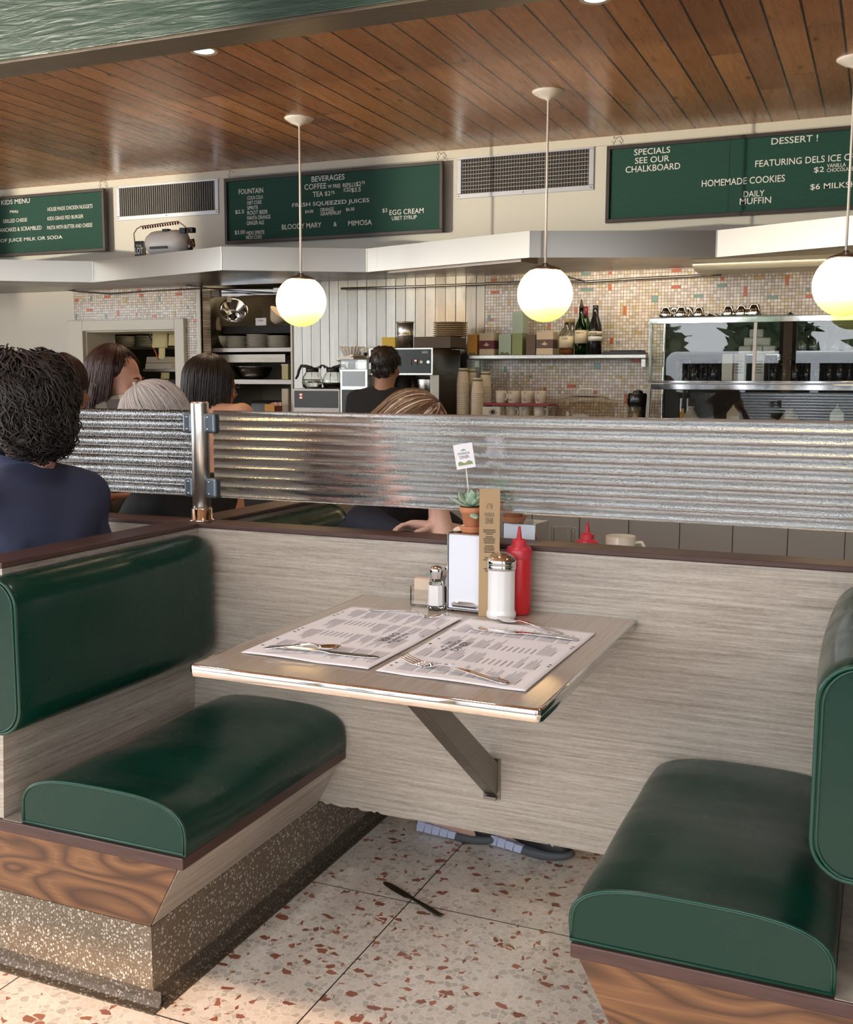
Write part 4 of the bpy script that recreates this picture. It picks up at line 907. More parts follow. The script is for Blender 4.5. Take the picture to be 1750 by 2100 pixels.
# ------------------------------------------------------------------ wall vents
def vent(label, x0, x1, z0, z1, n, rows):
    v = thing('wall_vent', label, 'vent', ((x0+x1)/2, YW, (z0+z1)/2), 0, 'vent grilles between the letter boards')
    w_, h_ = (x1-x0)/2, (z1-z0)/2; fw = .032
    mb = MB(); mb.box(-w_, w_, -.010, -.0005, -h_, -h_+fw); mb.box(-w_, w_, -.010, -.0005, h_-fw, h_); mb.box(-w_, -w_+fw, -.010, -.0005, -h_+fw, h_-fw); mb.box(w_-fw, w_, -.010, -.0005, -h_+fw, h_-fw)
    mb.build('frame', 'vent_frame', v, bevel=.003)
    MB().box(-w_+fw, w_-fw, -.003, -.0004, -h_+fw, h_-fw).build('backing', 'vent_dark', v)
    mb = MB(); W2 = w_-fw
    for i in range(n):
        x = -W2+2*W2*(i+.5)/n; mb.box(-.0013, .0013, -.006, .001, -h_+fw, h_-fw, T(x, -.0012, 0) @ Rz(.25))
    for j in range(1, rows): z = -h_+fw+(2*h_-2*fw)*j/rows; mb.box(-W2, W2, -.0042, -.0032, z-.0016, z+.0016)
    mb.build('grille', 'vent_slat', v)
    sc_ = MB()
    for sx in (-1, 0, 1):
        for sz in (-1, 1): sc_.lathe([(.004, 0), (.004, .0015), (0, .0022)], (sx*(w_-.016), -.010, sz*(h_-.016)), 8, Rx(PI/2))
    sc_.build('screw_heads', 'black', v)
vent('long aluminium vent grille left of the beverages board', -4.247, -3.328, 2.494, 2.765, 44, 1)
vent('long aluminium vent grille between beverages and dessert boards', -1.466, -.546, 2.484, 2.766, 46, 9)
# ------------------------------------------------------------------ air tank and sign on the canopy
yt = 3.72
a = atY(303, 495, yt); b = atY(386, 489, yt)
tk = thing('air_tank', 'cream compressed-air tank lying on top of the steel canopy', 'air tank', (a.x, yt, a.z-.02), 0)
L = b.x-a.x; R_ = .085
MB().lathe([(0, 0), (.03, .003), (.062, .022), (.080, .055), (R_, .09), (R_, L-.09), (.080, L-.055), (.062, L-.022), (.03, L-.003), (0, L)], seg=28, mat=Ry(PI/2)).build('tank', 'lamp_white', tk)
mb = MB()
for x in (.16, .30, .36): mb.box(x, x+.045, -.05, -.01, .055, .088)
mb.box(.08, .22, -.088, -.06, -.045, -.03); mb.build('straps', 'black', tk)
mb = MB(); mb.lathe([(.018, 0), (.018, .05), (.010, .055), (0, .055)], (L+.03, -.02, -.06), 12); mb.tube([(L-.02, 0, .0), (L+.04, 0, .01), (L+.05, -.01, -.03)], .012, 8); mb.build('valve', 'steel_dark', tk)
pts = []
for i in range(15*8): q = i/8; pts.append((.0+q*.0205, -.06+.012*math.sin(2*PI*q), .104+.010*math.cos(2*PI*q)+.0012*q))
mb = MB(); mb.tube([(-.07, -.05, .01), (-.075, -.05, .07), (-.04, -.06, .10)]+pts+[(.33, -.06, .11), (.37, -.05, .08), (.39, -.08, .0), (.44, -.08, -.05)], .0035, 5); mb.build('coil_hose', 'red_brown', tk)
a = rect(275, 494, 292, 524, 3.68)
sg = thing('small_sign', 'small black sign reading THE LOT beside the air tank', 'sign', (a[0], 3.68, a[2]-.02), .15)
w_, h_ = a[1]-a[0]+.004, a[3]-a[2]+.02
MB().box(0, w_, 0, .022, 0, h_).build('plate', 'black', sg, bevel=.006)
MB().box(w_-.002, w_+.006, .001, .021, 0.004, h_-.004).build('edge', 'cardboard', sg, bevel=.002)
lt = MB(); f_ = lambda u, v, d: (u, -.0008, v)
letters(lt, 'THE', w_*.22, w_*.78, h_*.66, h_*.78, f_); letters(lt, 'LOT', w_*.08, w_*.92, h_*.26, h_*.62, f_); lt.build('lettering', 'letter_white', sg, fix=False)

# ------------------------------------------------------------------ counters
ct = thing('lunch_counter', 'lunch counter with grey panelled front seen under the ribbed screen', 'counter', (-.8, 2.3, 0))
mb = MB(); mb.box(-5.2, 3.4, 2.12, 2.18, 0, .93); mb.m = 1
for k in range(40): x = -5.2+.2165*k; mb.box(x-.0015, x+.0015, 2.1185, 2.125, 0, .93)
loc(ct, mb.build('front_panel', ['counter_tile', 'dark_void'], ct)); loc(ct, MB().box(-5.2, 3.4, 1.88, 2.55, .930, .965).build('counter_top', 'steel', ct, bevel=.006))
bk = thing('back_counter', 'steel back-bar counter holding the coffee machines and mugs', 'counter', (0, 4.0, 0))
loc(bk, MB().box(-2.715, 3.4, 3.62, YW-.008, .88, .92).build('counter_top', 'steel_dark', bk, bevel=.004)); loc(bk, MB().box(-2.70, 3.4, 3.68, YW-.008, 0, .879).build('cabinet', 'steel_dark', bk))
BZ = .921
def px_box(name, mat, label, cat, r, y, depth, group=None, z0=None, z1=None, bevel=.002, rot=0):
    x0, x1, a, b = rect(*r, y); a = a if z0 is None else z0; b = b if z1 is None else z1
    t_ = thing(name, label, cat, ((x0+x1)/2, y, a), rot, group)
    w_ = (x1-x0)/2; MB().box(-w_, w_, 0, depth, 0, b-a).build('body', mat, t_, bevel=bevel)
    return t_, w_, b-a
# coffee warmers
t_, w_, h_ = px_box('coffee_warmer', 'bracket_steel', 'double coffee warmer with black front under the glass coffee pots', 'coffee warmer', (601, 797, 697, 851), 3.78, .29, z0=BZ)
mb = MB(); mb.box(-w_+.012, w_-.012, -.003, .0, h_-.125, h_-.014); mb.box(-w_+.012, w_-.012, -.003, .0, .02, h_-.155); mb.build('front_panel', 'black', t_)
mb = MB(); mb.lathe([(.06, 0), (.066, .004), (.066, .008), (0, .008)], (-.055, .17, h_), 24); mb.lathe([(.06, 0), (.066, .004), (.066, .008), (0, .008)], (.10, .20, h_), 24); mb.build('hotplate', 'black', t_)
mb = MB()
for dz in (.060, .040): mb.box(-w_+.055, -w_+.072, -.006, -.002, h_-dz-.006, h_-dz+.006)
mb.build('switch', 'led_red', t_)
def pot(label, px, py, y, fill, lvl, flip):
    c = atY(px, py, y); p = thing('coffee_pot', label, 'coffee pot', (c.x, y, c.z), 0, 'glass coffee pots')
    MB().lathe([(.001, 0), (.050, 0), (.062, .010), (.071, .040), (.066, .075), (.045, .108), (.040, .118), (.037, .118), (.042, .106), (.062, .075), (.067, .040), (.058, .012), (.001, .006)], seg=32).build('bowl', 'thin_glass', p)
    MB().lathe([(0, .008), (.056, .013), (.0655, .040), (.0655*1.0, .040+.0*lvl), (.062, lvl), (0, lvl+.001)], seg=28).build('contents', fill, p)
    mb = MB(); mb.lathe([(.041, .112), (.0435, .116), (.0435, .136), (.036, .142), (0, .142)], seg=24)
    s_ = -1 if not flip else 1
    mb.tube([(0, 0, .137), (s_*.05, 0, .150), (s_*.085, 0, .152), (s_*.102, 0, .125), (s_*.112, 0, .09), (s_*.128, 0, .065)], [.012, .011, .010, .010, .009, .007], 8)
    mb.prism([(-s_*.02, .135), (-s_*.075, .160), (-s_*.06, .135)], 'y', -.012, .012)
    mb.build('lid_and_handle', 'black', p); return p
pot('glass coffee pot of pale liquid on the warmer, black handle to the left', 641, 797, 3.95, 'clear_glass', .062, False)
pot('glass pot with dark coffee half hidden behind the clear grinder hopper', 683, 797, 3.98, 'coffee', .030, True)
# grinder with clear hopper
t_, w_, h_ = px_box('coffee_grinder', 'steel', 'pale coffee grinder with a clear square hopper in front of the barista', 'grinder', (698, 757, 754, 851), 3.72, .30, z0=BZ)
MB().box(-w_+.012, w_-.012, -.003, .0, .03, h_-.13).build('front_panel', 'black', t_)
MB().box(-w_+.016, w_-.020, -.004, .0, h_-.108, h_-.014).build('window', 'frost_blue', t_)
mb = MB(); mb.box(-w_, w_, 0, .006, h_, h_+.060); mb.box(-w_, -w_+.006, .006, .2, h_, h_+.06); mb.box(w_-.006, w_, .006, .2, h_, h_+.06); mb.box(-w_, w_, .2, .206, h_, h_+.06); mb.build('hopper', 'thin_glass', t_)
mb = MB(); mb.box(-w_-.008, -.0, -.004, .21, h_+.062, h_+.075); mb.box(0, w_+.03, 0, .2, h_+.066, h_+.079, T(0, 0, 0) @ Ry(-.25)); ld = mb.build('lid', 'lamp_white', t_)
mb = MB()
for x in (-.045, .045): mb.lathe([(.008, 0), (.014, .014), (.012, .02), (0, .02)], (x, .08, h_+.076 if x < 0 else h_+.086), 14)
mb.build('knob', 'black', t_)
# brewer
t_, w_, h_ = px_box('coffee_brewer', 'steel_dark', 'wide coffee brewer with black control panel behind the barista', 'coffee machine', (759, 714, 889, 769), 3.76, .46)
MB().box(-w_+.010, w_-.010, -.006, .0, .010, h_-.008).build('control_panel', 'black_gloss', t_)
mb = MB(); mb.box(-w_, w_, -.010, 0, h_-.008, h_); mb.box(-w_, w_, -.012, 0, 0, .011); mb.box(-w_, -w_+.010, -.010, 0, .011, h_-.008); mb.box(w_-.010, w_, -.010, 0, .011, h_-.008); mb.build('panel_rim', 'steel', t_)
mb = MB()
for x in (w_-.155, w_-.115): mb.box(x-.010, x+.010, -.012, -.005, h_*.36, h_*.58)
mb.build('rocker_switch', 'black', t_)
MB().box(w_-.122, w_-.108, -.0135, -.011, h_*.50, h_*.56).build('red_light', 'led_red', t_)
MB().lathe([(.011, 0), (.010, .012), (0, .012)], (w_-.075, -.005, h_*.48), 16, Rx(PI/2)).build('dial', 'lamp_white', t_)
MB().lathe([(.009, 0), (.008, .006), (0, .006)], (w_-.032, -.006, h_*.48), 16, Rx(PI/2)).build('green_light', 'led_green', t_)
mb = MB(); z_ = -(t_.location.z-BZ)
mb.box(-w_, -w_+.03, .02, .44, z_, 0); mb.box(w_-.03, w_+.03, .02, .44, z_, 0); mb.box(-w_, w_, .40, .45, z_, 0); mb.tube([(.06, .05, z_), (.06, .05, 0)], .012, 10); mb.build('stand', 'steel_dark', t_)
mb = MB(); mb.lathe([(0, -.015), (.07, -.015), (.075, -.03), (.055, -.13), (.05, -.14), (0, -.14)], (w_-.08, .10, 0), 24); mb.lathe([(0, -.015), (.07, -.015), (.075, -.03), (.055, -.13), (.05, -.14), (0, -.14)], (-w_+.08, .10, 0), 24); mb.build('brew_funnel', 'steel', t_)
mb = MB(); letters(mb, 'ONYX', w_-.075, w_-.035, h_*.80, h_*.88, lambda u, v, d: (u, -.0066, v)); mb.build('lettering', 'letter_white', t_, fix=False)
BT = t_.location.z+h_+.0005
def cyl(name, mat, label, cat, px, y, r, z0, z1, prof=None, group=None, seg=28):
    c = atY(px, 700, y); o = MB().lathe(prof or [(0, 0), (r, 0), (r, z1-z0), (0, z1-z0)], seg=seg).build(name, mat); o.location = (c.x, y, z0)
    return tag(o, label, cat, group)
ztop = atY(830, 660, 3.88).z
hh = ztop-BT
cyl('steel_canister', 'post_steel', 'tall polished steel canister standing on the coffee brewer', 'canister', 831, 3.88, .055, BT, ztop, [(0, 0), (.054, 0), (.054, hh*.48), (.056, hh*.5), (.054, hh*.52), (.054, hh*.94), (.058, hh*.95), (.058, hh), (.05, hh), (.05, .01), (0, .01)])
x0, x1, a, b = rect(849, 690, 924, 716, 3.80)
bx_ = thing('open_carton', 'low brown open carton on the right of the coffee brewer', 'box', ((x0+x1)/2, 3.80, BT)); w_ = (x1-x0)/2; h_ = .070
mb = MB(); mb.box(-w_, w_, 0, .004, 0, h_); mb.box(-w_, w_, .26, .264, 0, h_); mb.box(-w_, -w_+.004, .004, .26, 0, h_); mb.box(w_-.004, w_, .004, .26, 0, h_); mb.box(-w_, w_, .004, .26, 0, .004); mb.build('body', 'box_brown', bx_)
c = atY(918, 700, 3.98)
for k in range(7):
    o = MB().lathe([(0, 0), (.06, 0), (.095, .006), (.112, .011), (.110, .013), (.06, .004), (0, .004)], seg=32).build('cardboard_plate', 'tan_plate'); o.location = (c.x+.02, 3.98, BT+.0715+.0135*k)
    tag(o, '%s tan plate of the stack on the brown carton' % ordinal(k, 7), 'plate', 'tan plates on the brewer')
x0, x1, a, b = rect(783, 696, 811, 711, 3.98); o = MB().box(x0, x1, 3.98, 4.08, BT, BT+.078).build('yellow_box', 'yellow_box', bevel=.002); tag(o, 'yellow printed packet on the brewer beside the steel canister', 'box')
# coffee filters
for k in range(2):
    c = atY(722+k*34, 735, 4.12); n = 40; zb = c.z-.03; H = .105-.006*k
    def ff(u, v, c=c, zb=zb, H=H):
        a = 2*PI*u; r = (.026+.055*v)*(1+.11*v*math.sin(a*20)); return (c.x+r*math.cos(a), 4.12+.03*k+r*math.sin(a), zb+H*v+.006*v*math.sin(a*7+k))
    o = MB().grid(ff, 120, 4).build('filter_stack', 'lamp_white', solid=.002, fix=False); tag(o, ['fluted paper coffee filters fanned out above the grinder hopper', 'second nest of fluted coffee filters beside the brewer'][k], 'coffee filters', 'paper coffee filters')
fs_ = MB(); 
for k in range(2):
    c = atY(722+k*34, 735, 4.12); fs_.lathe([(.03, 0), (.03, c.z-.032-BZ), (0, c.z-.032-BZ)], (c.x, 4.12+.03*k, BZ), 20)
tag(fs_.build('filter_stand', 'steel_dark'), 'dark stand under the paper coffee filters', 'stand')
# paper cup towers
cup0 = None
towers = [(950, 755, 3.92, 'left'), (967, 757, 4.02, 'back'), (980, 775, 3.88, 'short front'), (996, 762, 4.0, 'right')]
for px, py, y, nm in towers:
    c = atY(px, py, y); n = 0; zt_ = c.z; H = .098; step = .0118; k = 0
    ztops = []
    while zt_-H-k*step > BZ+.002: ztops.append(zt_-k*step); k += 1
    n = len(ztops)
    for k, z in enumerate(ztops):
        lab = '%s paper cup of the %s upturned cup tower' % (ordinal(n-1-k, n) if n < 21 else ('topmost' if k == 0 else 'number %d from the top' % (k+1)), nm)
        if k == 0: lab = 'topmost upturned paper cup with green band on the %s tower' % nm
        elif k == n-1: lab = 'bottom upturned paper cup of the %s tower on the back counter' % nm
        else: lab = 'upturned paper cup inside the %s tower, between its top and bottom cups' % nm
        if cup0 is None:
            cup0 = thing('paper_cup', lab, 'paper cup', (c.x, y, z), 0, 'paper cups in four towers')
            MB().lathe([(0, 0), (.0285, 0), (.0295, -.002), (.0385, -.093), (.0405, -.0955), (.0395, -.098), (.0370, -.096), (.0275, -.006), (0, -.004)], seg=26).build('body', 'cup_paper', cup0)
            MB().lathe([(.0306, -.010), (.0318, -.020), (.0312, -.020), (.0300, -.010)], seg=26, closed=True).build('band', 'cup_green', cup0)
        else: dup(cup0, (c.x, y, z), 0, lab)
# clear pitcher behind the cups
c = atY(977, 737, 4.16); pt_ = thing('clear_pitcher', 'clear square-sided pitcher behind the paper cup towers', 'pitcher', (c.x, 4.16, BZ)); h_ = c.z-BZ
mb = MB(); mb.prism([(-.045, -.045), (.045, -.045), (.045, .045), (-.045, .045)], 'z', 0, .008)
for (a0, a1, b0, b1) in ((-.045, .045, -.045, -.041), (-.045, .045, .041, .045), (-.045, -.041, -.041, .041), (.041, .045, -.041, .041)): mb.box(a0, a1, b0, b1, .008, h_)
mb.build('jar', 'thin_glass', pt_, bevel=.002)
# mugs on a red rack
yM = 3.95
x0, x1, a, b = rect(993, 827, 1131, 832, yM)
rk = thing('mug_rack', 'red plastic rack with cream mugs above and below it', 'rack', ((x0+x1)/2, yM, BZ)); w_ = (x1-x0)/2
MB().box(-w_, w_, -.06, .12, b-.014-BZ, b-BZ).build('shelf', 'tray_red', rk, bevel=.004)
mb = MB()
for x in (-w_+.006, w_-.012):
    for y in (-.05, .105): mb.box(x, x+.008, y, y+.008, 0, b-.014-BZ)
mb.build('leg', 'steel_dark', rk); RZ = b+.0005
mug0 = None
def mug(x, y, z, rz, lab):
    global mug0
    if mug0 is None:
        mug0 = thing('coffee_mug', lab, 'mug', (x, y, z), rz, 'cream mugs on the red rack')
        MB().lathe([(.0005, 0), (.030, 0), (.033, .003), (.035, .04), (.0365, .078), (.034, .078), (.032, .008), (.0005, .006)], seg=28).build('cup', 'mug_cream', mug0)
        MB().tube([(.034, 0, .068), (.048, 0, .066), (.057, 0, .052), (.055, 0, .034), (.046, 0, .022), (.033, 0, .018)], .005, 8).build('handle', 'mug_cream', mug0)
    else: dup(mug0, (x, y, z), rz, lab)
for k, (px, rz) in enumerate(((1028, -.5), (1054, -1.9), (1081, -1.7), (1109, -1.8))):
    mug(atY(px, 815, yM).x, yM, RZ, rz, 'cream mug on top of the red rack, %s from the left' % NTH[k])
for k, (px, rz) in enumerate(((1025, -2.6), (1048, -.4), (1075, -1.6), (1106, -.3))):
    mug(atY(px, 840, yM).x, yM+.01, b-.014-.085 if b-.014-.085 > BZ else BZ, rz, 'cream mug under the red rack, %s from the left' % NTH[k])
zsh = b-.014-.086
o = MB().box(x0+.004, x1-.004, yM-.05, yM+.11, zsh-.008, zsh-.0005).build('lower_shelf', 'tray_red', rk); loc(rk, o)
# star print card
x0, x1, a, b = rect(994, 834, 1030, 851, 3.90); cdm = thing('printed_box', 'small box with a black starburst print under the red rack', 'box', ((x0+x1)/2, 3.872, zsh))
w_ = (x1-x0)/2; MB().box(-w_, w_, -.012, .010, 0, .078).build('body', 'mug_cream', cdm)
mb = MB()
for k in range(9): mb.tube([(0.01, -.0125, .046), (.01+.030*math.cos(k*.7), -.0125, .046+.026*math.sin(k*.7))], [.004, .001], 5)
mb.build('starburst', 'black', cdm); cdm.location.y = 3.872
# cake dome
x0, x1, a, b = rect(1132, 808, 1253, 858, 3.90); cx_ = (x0+x1)/2; r_ = (x1-x0)/2; zt_ = b
cd = thing('cake_dome', 'large smoky plastic cake dome with bar handle on the back counter', 'cake dome', (cx_, 4.0, BZ)); H = zt_-BZ
MB().lathe([(r_, .02), (r_*.985, H*.5), (r_*.93, H*.86), (r_*.90, H*.90), (r_*.55, H*.965), (.02, H*1.0), (.02, H*1.0-.004), (r_*.55, H*.965-.004), (r_*.885, H*.89), (r_*.915, H*.85), (r_*.965, H*.5), (r_*.98, .02)], seg=44, closed=True).build('dome', 'smoke_plastic', cd)
MB().lathe([(0, 0), (r_*.8, 0), (r_*1.02, .012), (r_*1.02, .018), (0, .018)], seg=40).build('plate', 'steel', cd)
zb_ = H*.995
MB().tube([(-.045, 0, zb_-.005), (-.045, 0, zb_+.026), (-.038, 0, zb_+.032), (.038, 0, zb_+.032), (.045, 0, zb_+.026), (.045, 0, zb_-.005)], .0045, 8).build('handle', 'lamp_white', cd)
mb = MB(); mb.lathe([(0, .02), (.06, .02), (.065, .05), (.05, .075), (0, .085)], (.03, -.03, 0), 20); o = mb.build('cake', 'packet_tan'); o.location = (cx_, 4.0, BZ); tag(o, 'piece of cake dimly visible inside the smoky dome', 'cake')
# airpot
c = atY(1307, 825, 3.98); ap = thing('airpot', 'black and steel airpot beside the glass case', 'airpot', (c.x, 3.98, BZ)); zt_ = atY(1307, 806, 3.98).z-BZ
MB().lathe([(0, 0), (.052, 0), (.054, .01), (.054, zt_-.07), (0, zt_-.07)], seg=28).build('body', 'steel', ap)
MB().lathe([(.056, zt_-.072), (.058, zt_-.066), (.058, zt_-.012), (.052, zt_), (0, zt_)], seg=28).build('head', 'black_gloss', ap)
mb = MB(); mb.ball((.004, 0, zt_+.002), (.032, .024, .018)); mb.box(-.062, -.05, -.012, .012, zt_-.05, zt_-.03); mb.build('pump', 'black_gloss', ap)
# ------------------------------------------------------------------ bottle shelf
x0, x1, a, b = rect(963, 727, 1326, 738, 4.12); SZ = b
sh = thing('bar_shelf', 'narrow steel wall shelf holding tea boxes and bottles', 'shelf', ((x0+x1)/2, 4.2, SZ-.026))
w_ = (x1-x0)/2
MB().box(-w_, w_, -.09, .110, .0, .025).build('board', 'steel', sh, bevel=.003)
mb = MB()
for x in (-w_+.03, w_-.03): mb.box(x-.012, x+.012, -.02, .115, -.05, 0)
mb.build('bracket', 'steel', sh)
SZ -= .0005
def tea(label, px0, px1, pt, body, lid, band, side, dep=.11, z0=None, y=4.135):
    a0, a1 = atY(px0, 715, y).x, atY(px1, 715, y).x; zt2 = atY((px0+px1)/2, pt, y).z; z_ = SZ if z0 is None else z0
    t_ = thing('tea_box', label, 'tea box', ((a0+a1)/2, y, z_), 0, 'tea boxes on the bar shelf'); w_ = (a1-a0)/2; h_ = zt2-z_
    MB().box(-w_, w_, 0, dep, 0, h_).build('carton', body, t_, bevel=.0015)
    mb = MB()
    if band: mb.box(-w_-.0006, w_+.0006, -.0008, dep+.0005, h_*.28, h_*.66); mb.m = 1
    if lid: mb.box(-w_*.55, w_*.55, -.0012, .001, h_*.80, h_*.93)
    mb.m = 2
    if side == 'leaf': mb.prism([(-w_*.9, .001), (w_*.9, .001), (w_*.5, h_*.14), (0, h_*.09), (-w_*.5, h_*.16)], 'y', -.0012, .0)
    elif side == 'crest': mb.prism([(-w_*.45, h_*.46), (0, h_*.40), (w_*.45, h_*.46), (w_*.2, h_*.49), (0, h_*.58), (-w_*.2, h_*.49)], 'y', -.0016, .0)
    mb.build('print', [band or body, lid or body, 'tea_cream' if side == 'crest' else 'cup_green'], t_)
    return h_
tea('orange and navy tea box at the left end of the bar shelf', 959, 978, 686, 'tea_orange', 'tea_navy', None, 'leaf')
tea('cream tea box with maroon band, left of the sage green box', 983, 1013, 683, 'tea_cream', None, 'tea_maroon', 'crest')
tea('sage green tea box with dark leaves printed at its foot', 1023, 1048, 686, 'tea_sage', 'tea_cream', None, 'leaf')
h_ = tea('olive green tea box with another tea box standing on it', 1050, 1071, 684, 'tea_olive', 'tea_cream', None, None)
tea('pale green tea box stacked on top of the olive one', 1050, 1072, 640, 'tea_sage', 'tea_cream', None, None, z0=SZ+h_+.0005)
tea('dark brown and green tea box turned sideways beside the olive box', 1079, 1098, 686, 'tea_brown', 'cup_green', None, None, dep=.09)
tea('cream tea box with dark brown band next to the bottles', 1100, 1134, 680, 'tea_cream', None, 'tea_brown', 'crest')
def bottle(label, px, ptop, y, prof, mat, lab, capm, cap, fill=None, text=None):
    c = atY(px, 725, y); h = atY(px, ptop, y).z-SZ; k = h/prof[-1][1]; r_s = k
    b_ = thing('liquor_bottle', label, 'bottle', (c.x, y, SZ), 0, 'bottles on the bar shelf')
    P = [(r*r_s, z*k) for r, z in prof]; MB().lathe(P, seg=30).build('bottle', mat, b_)
    rb = max(r for r, z in P)
    for (m, z0, z1) in lab: MB().lathe([(rb+.0006, z0*k), (rb+.0006, z1*k), (rb-.001, z1*k), (rb-.001, z0*k)], seg=30, closed=True).build('label', m, b_)
    MB().lathe([(r*r_s, z*k) for r, z in cap], seg=18).build('cap', capm, b_)
    if fill: MB().lathe([(0, .006), (rb*.9, .006), (rb*.9, fill[1]*k), (0, fill[1]*k)], seg=24).build('contents', fill[0], b_)
    if text:
        mb = MB()
        for (s_, w_, z0, z1) in text: letters(mb, s_, -w_, w_, z0*k, z1*k, lambda u, v, d: (rb*math.sin(u/rb)*1.02, -rb*math.cos(u/rb)*1.02-.0008, v))
        mb.build('lettering', 'black', b_, fix=False)
JP = [(.0005, 0), (.036, 0), (.038, .004), (.038, .165), (.034, .190), (.022, .212), (.0155, .232), (.014, .29), (.0005, .292)]
bottle('green whiskey bottle with cream label and black pourer on the shelf', 1191, 631, 4.14, JP, 'green_glass', [('label_cream', .070, .150)], 'black', [(0, .285), (.015, .285), (.0155, .295), (.008, .315), (.003, .345), (0, .346)], None, [('JAMESON', .026, .128, .139)])
bottle('second green bottle with red foil neck standing behind the whiskey bottle', 1200, 629, 4.22, JP, 'green_glass', [('label_cream', .070, .150)], 'foil_red', [(.0155, .225), (.0152, .293), (0, .295)])
bottle('black cream-liqueur bottle with oval label at the right of the bottles', 1220, 627, 4.14, [(.0005, 0), (.036, 0), (.0385, .004), (.0390, .13), (.036, .160), (.024, .195), (.0165, .220), (.0145, .27), (.0005, .271)], 'black_gloss', [('label_cream', .105, .128), ('label_white', .075, .100)], 'black', [(.0152, .235), (.0152, .273), (0, .274)], None, [('BAILEYS', .022, .111, .122)])
SP = [(.0005, 0), (.032, 0), (.035, .004), (.035, .09), (.030, .110), (.014, .128), (.0115, .150), (.0005, .151)]
bottle('short clear spirit bottle with cream label and stopper', 1162, 661, 4.14, SP, 'thin_glass', [('label_cream', .032, .085)], 'kraft', [(.012, .150), (.013, .152), (.013, .168), (0, .169)], ('whisky', .028), [('OLSON', .018, .070, .079)])
bottle('short clear bottle half hidden behind the cream-labelled spirit bottle', 1173, 661, 4.21, SP, 'thin_glass', [('label_cream', .032, .085)], 'kraft', [(.012, .150), (.013, .152), (.013, .168), (0, .169)])
x0, x1, a, b = rect(1236, 716, 1322, 726, 4.12); bm_ = thing('bar_mat', 'black rubber bar mats stacked on the right end of the shelf', 'bar mat', ((x0+x1)/2, 4.10, SZ)); w_ = (x1-x0)/2
mb = MB(); mb.box(-w_, w_, 0, .13, 0, .010); mb.box(-w_*.98, w_*.7, .004, .128, .0102, .018); mb.build('mat', 'black', bm_)
mb = MB()
for k in range(26): x = -w_+.05+k*(2*w_-.06)/26; mb.box(x, x+.004, .004, .125, .010 if x > w_*.66 else .018, .024)
mb.build('ribs', 'black', bm_)
# switch plate
c = atY(992, 745, YW); o = MB().box(c.x-.02, c.x+.02, YW-.008, YW-.0018, c.z-.018, c.z+.022).build('switch_plate', 'lamp_white', bevel=.002); tag(o, 'small white switch plate on the mosaic under the shelf', 'switch')
# ------------------------------------------------------------------ glass case on the right
yc = 3.86
cx0 = atY(1332, 700, yc).x; cx1 = 2.35
zt = atY(1540, 649, yc).z; zt2 = atY(1540, 661, yc).z; zb = atY(1540, 786, yc).z; zb2 = atY(1540, 797, yc).z
cs = thing('glass_case', 'steel-framed glass display case full of glasses at the right end', 'display case', (cx0, yc, BZ))
def cb(mb, x0, x1, y0, y1, z0, z1): return mb.box(x0, x1, y0, y1, z0, z1)
mb = MB(); bar = .018
cb(mb, cx0, cx1, yc-.006, yc+.012, zt2, zt); cb(mb, cx0, cx1, yc-.006, yc+.012, zb, zb+.014); cb(mb, cx0, cx0+bar, yc-.006, yc+.012, zb+.014, zt2)
cb(mb, cx0, cx0+.012, yc+.43, yc+.45, BZ, zt); cb(mb, cx0, cx1, yc-.010, yc+.02, zb2-.008, zb-.006)
loc(cs, mb.build('frame', 'chrome', cs, bevel=.002))
xm = atY(1548, 720, yc).x
loc(cs, MB().box(xm-.009, xm+.009, yc-.003, yc+.014, zb+.014, zt2).build('sliding_rail', 'lamp_white', cs, bevel=.002))
loc(cs, MB().prism([(cx0-.016, BZ), (cx0+.010, BZ), (cx0+.018, zb-.006), (cx0+.002, zb-.006)], 'y', yc-.012, yc+.01).build('slanted_leg', 'steel_dark', cs))
loc(cs, MB().box(cx0, cx1, yc-.004, yc+.455, zt, zt+.004).build('top', 'steel_dark', cs))
loc(cs, MB().box(cx0+.003, cx1, yc+.02, yc+.45, zb-.004, zb+.004).build('deck', 'steel', cs))
loc(cs, MB().box(cx0+bar, cx1, yc+.002, yc+.007, zb+.014, zt2).build('front_glass', 'case_glass', cs))
loc(cs, MB().box(cx0+.02, cx1, yc-.004, yc+.000, BZ+.02, zb2-.010).build('lower_glass', 'case_glass', cs))
loc(cs, MB().box(cx0+.002, cx1, yc+.445, yc+.452, BZ, zt).build('back_panel', 'dark_void', cs))
loc(cs, MB().box(.72, 1.18, yc+.06, yc+.30, (zb+zt)/2-.012, (zb+zt)/2-.006).build('inner_shelf', 'thin_glass', cs))
DZ = zb+.0045; IZ = (zb+zt)/2-.0055
gl0 = {}
def glassware(kind, x, y, z, lab):
    if kind not in gl0:
        o = thing('drinking_glass', lab, 'glass', (x, y, z), 0, 'glasses in the display case')
        if kind == 'tumbler': MB().lathe([(.0005, 0), (.026, 0), (.028, .003), (.034, .125), (.032, .125), (.026, .010), (.0005, .008)], seg=16).build('tumbler', 'thin_glass', o)
        else:
            MB().lathe([(.036, 0), (.037, .003), (.034, .05), (.020, .085), (.006, .098), (.0045, .135), (.028, .142), (.030, .145), (.0005, .146), (.0005, .102), (.016, .085), (.031, .05), (.034, .001)], seg=22, closed=True).build('goblet', 'thin_glass', o)
        gl0[kind] = o
    else: dup(gl0[kind], (x, y, z), 0, lab)
i = 0
for (px, y) in ((1400, 4.02), (1425, 3.98), (1448, 4.05), (1466, 3.98), (1486, 4.04)):
    glassware('tumbler', atY(px, 770, y).x, y, DZ, 'clear tumbler in the left half of the case, %s from the left' % NTH[i]); i += 1
i = 0
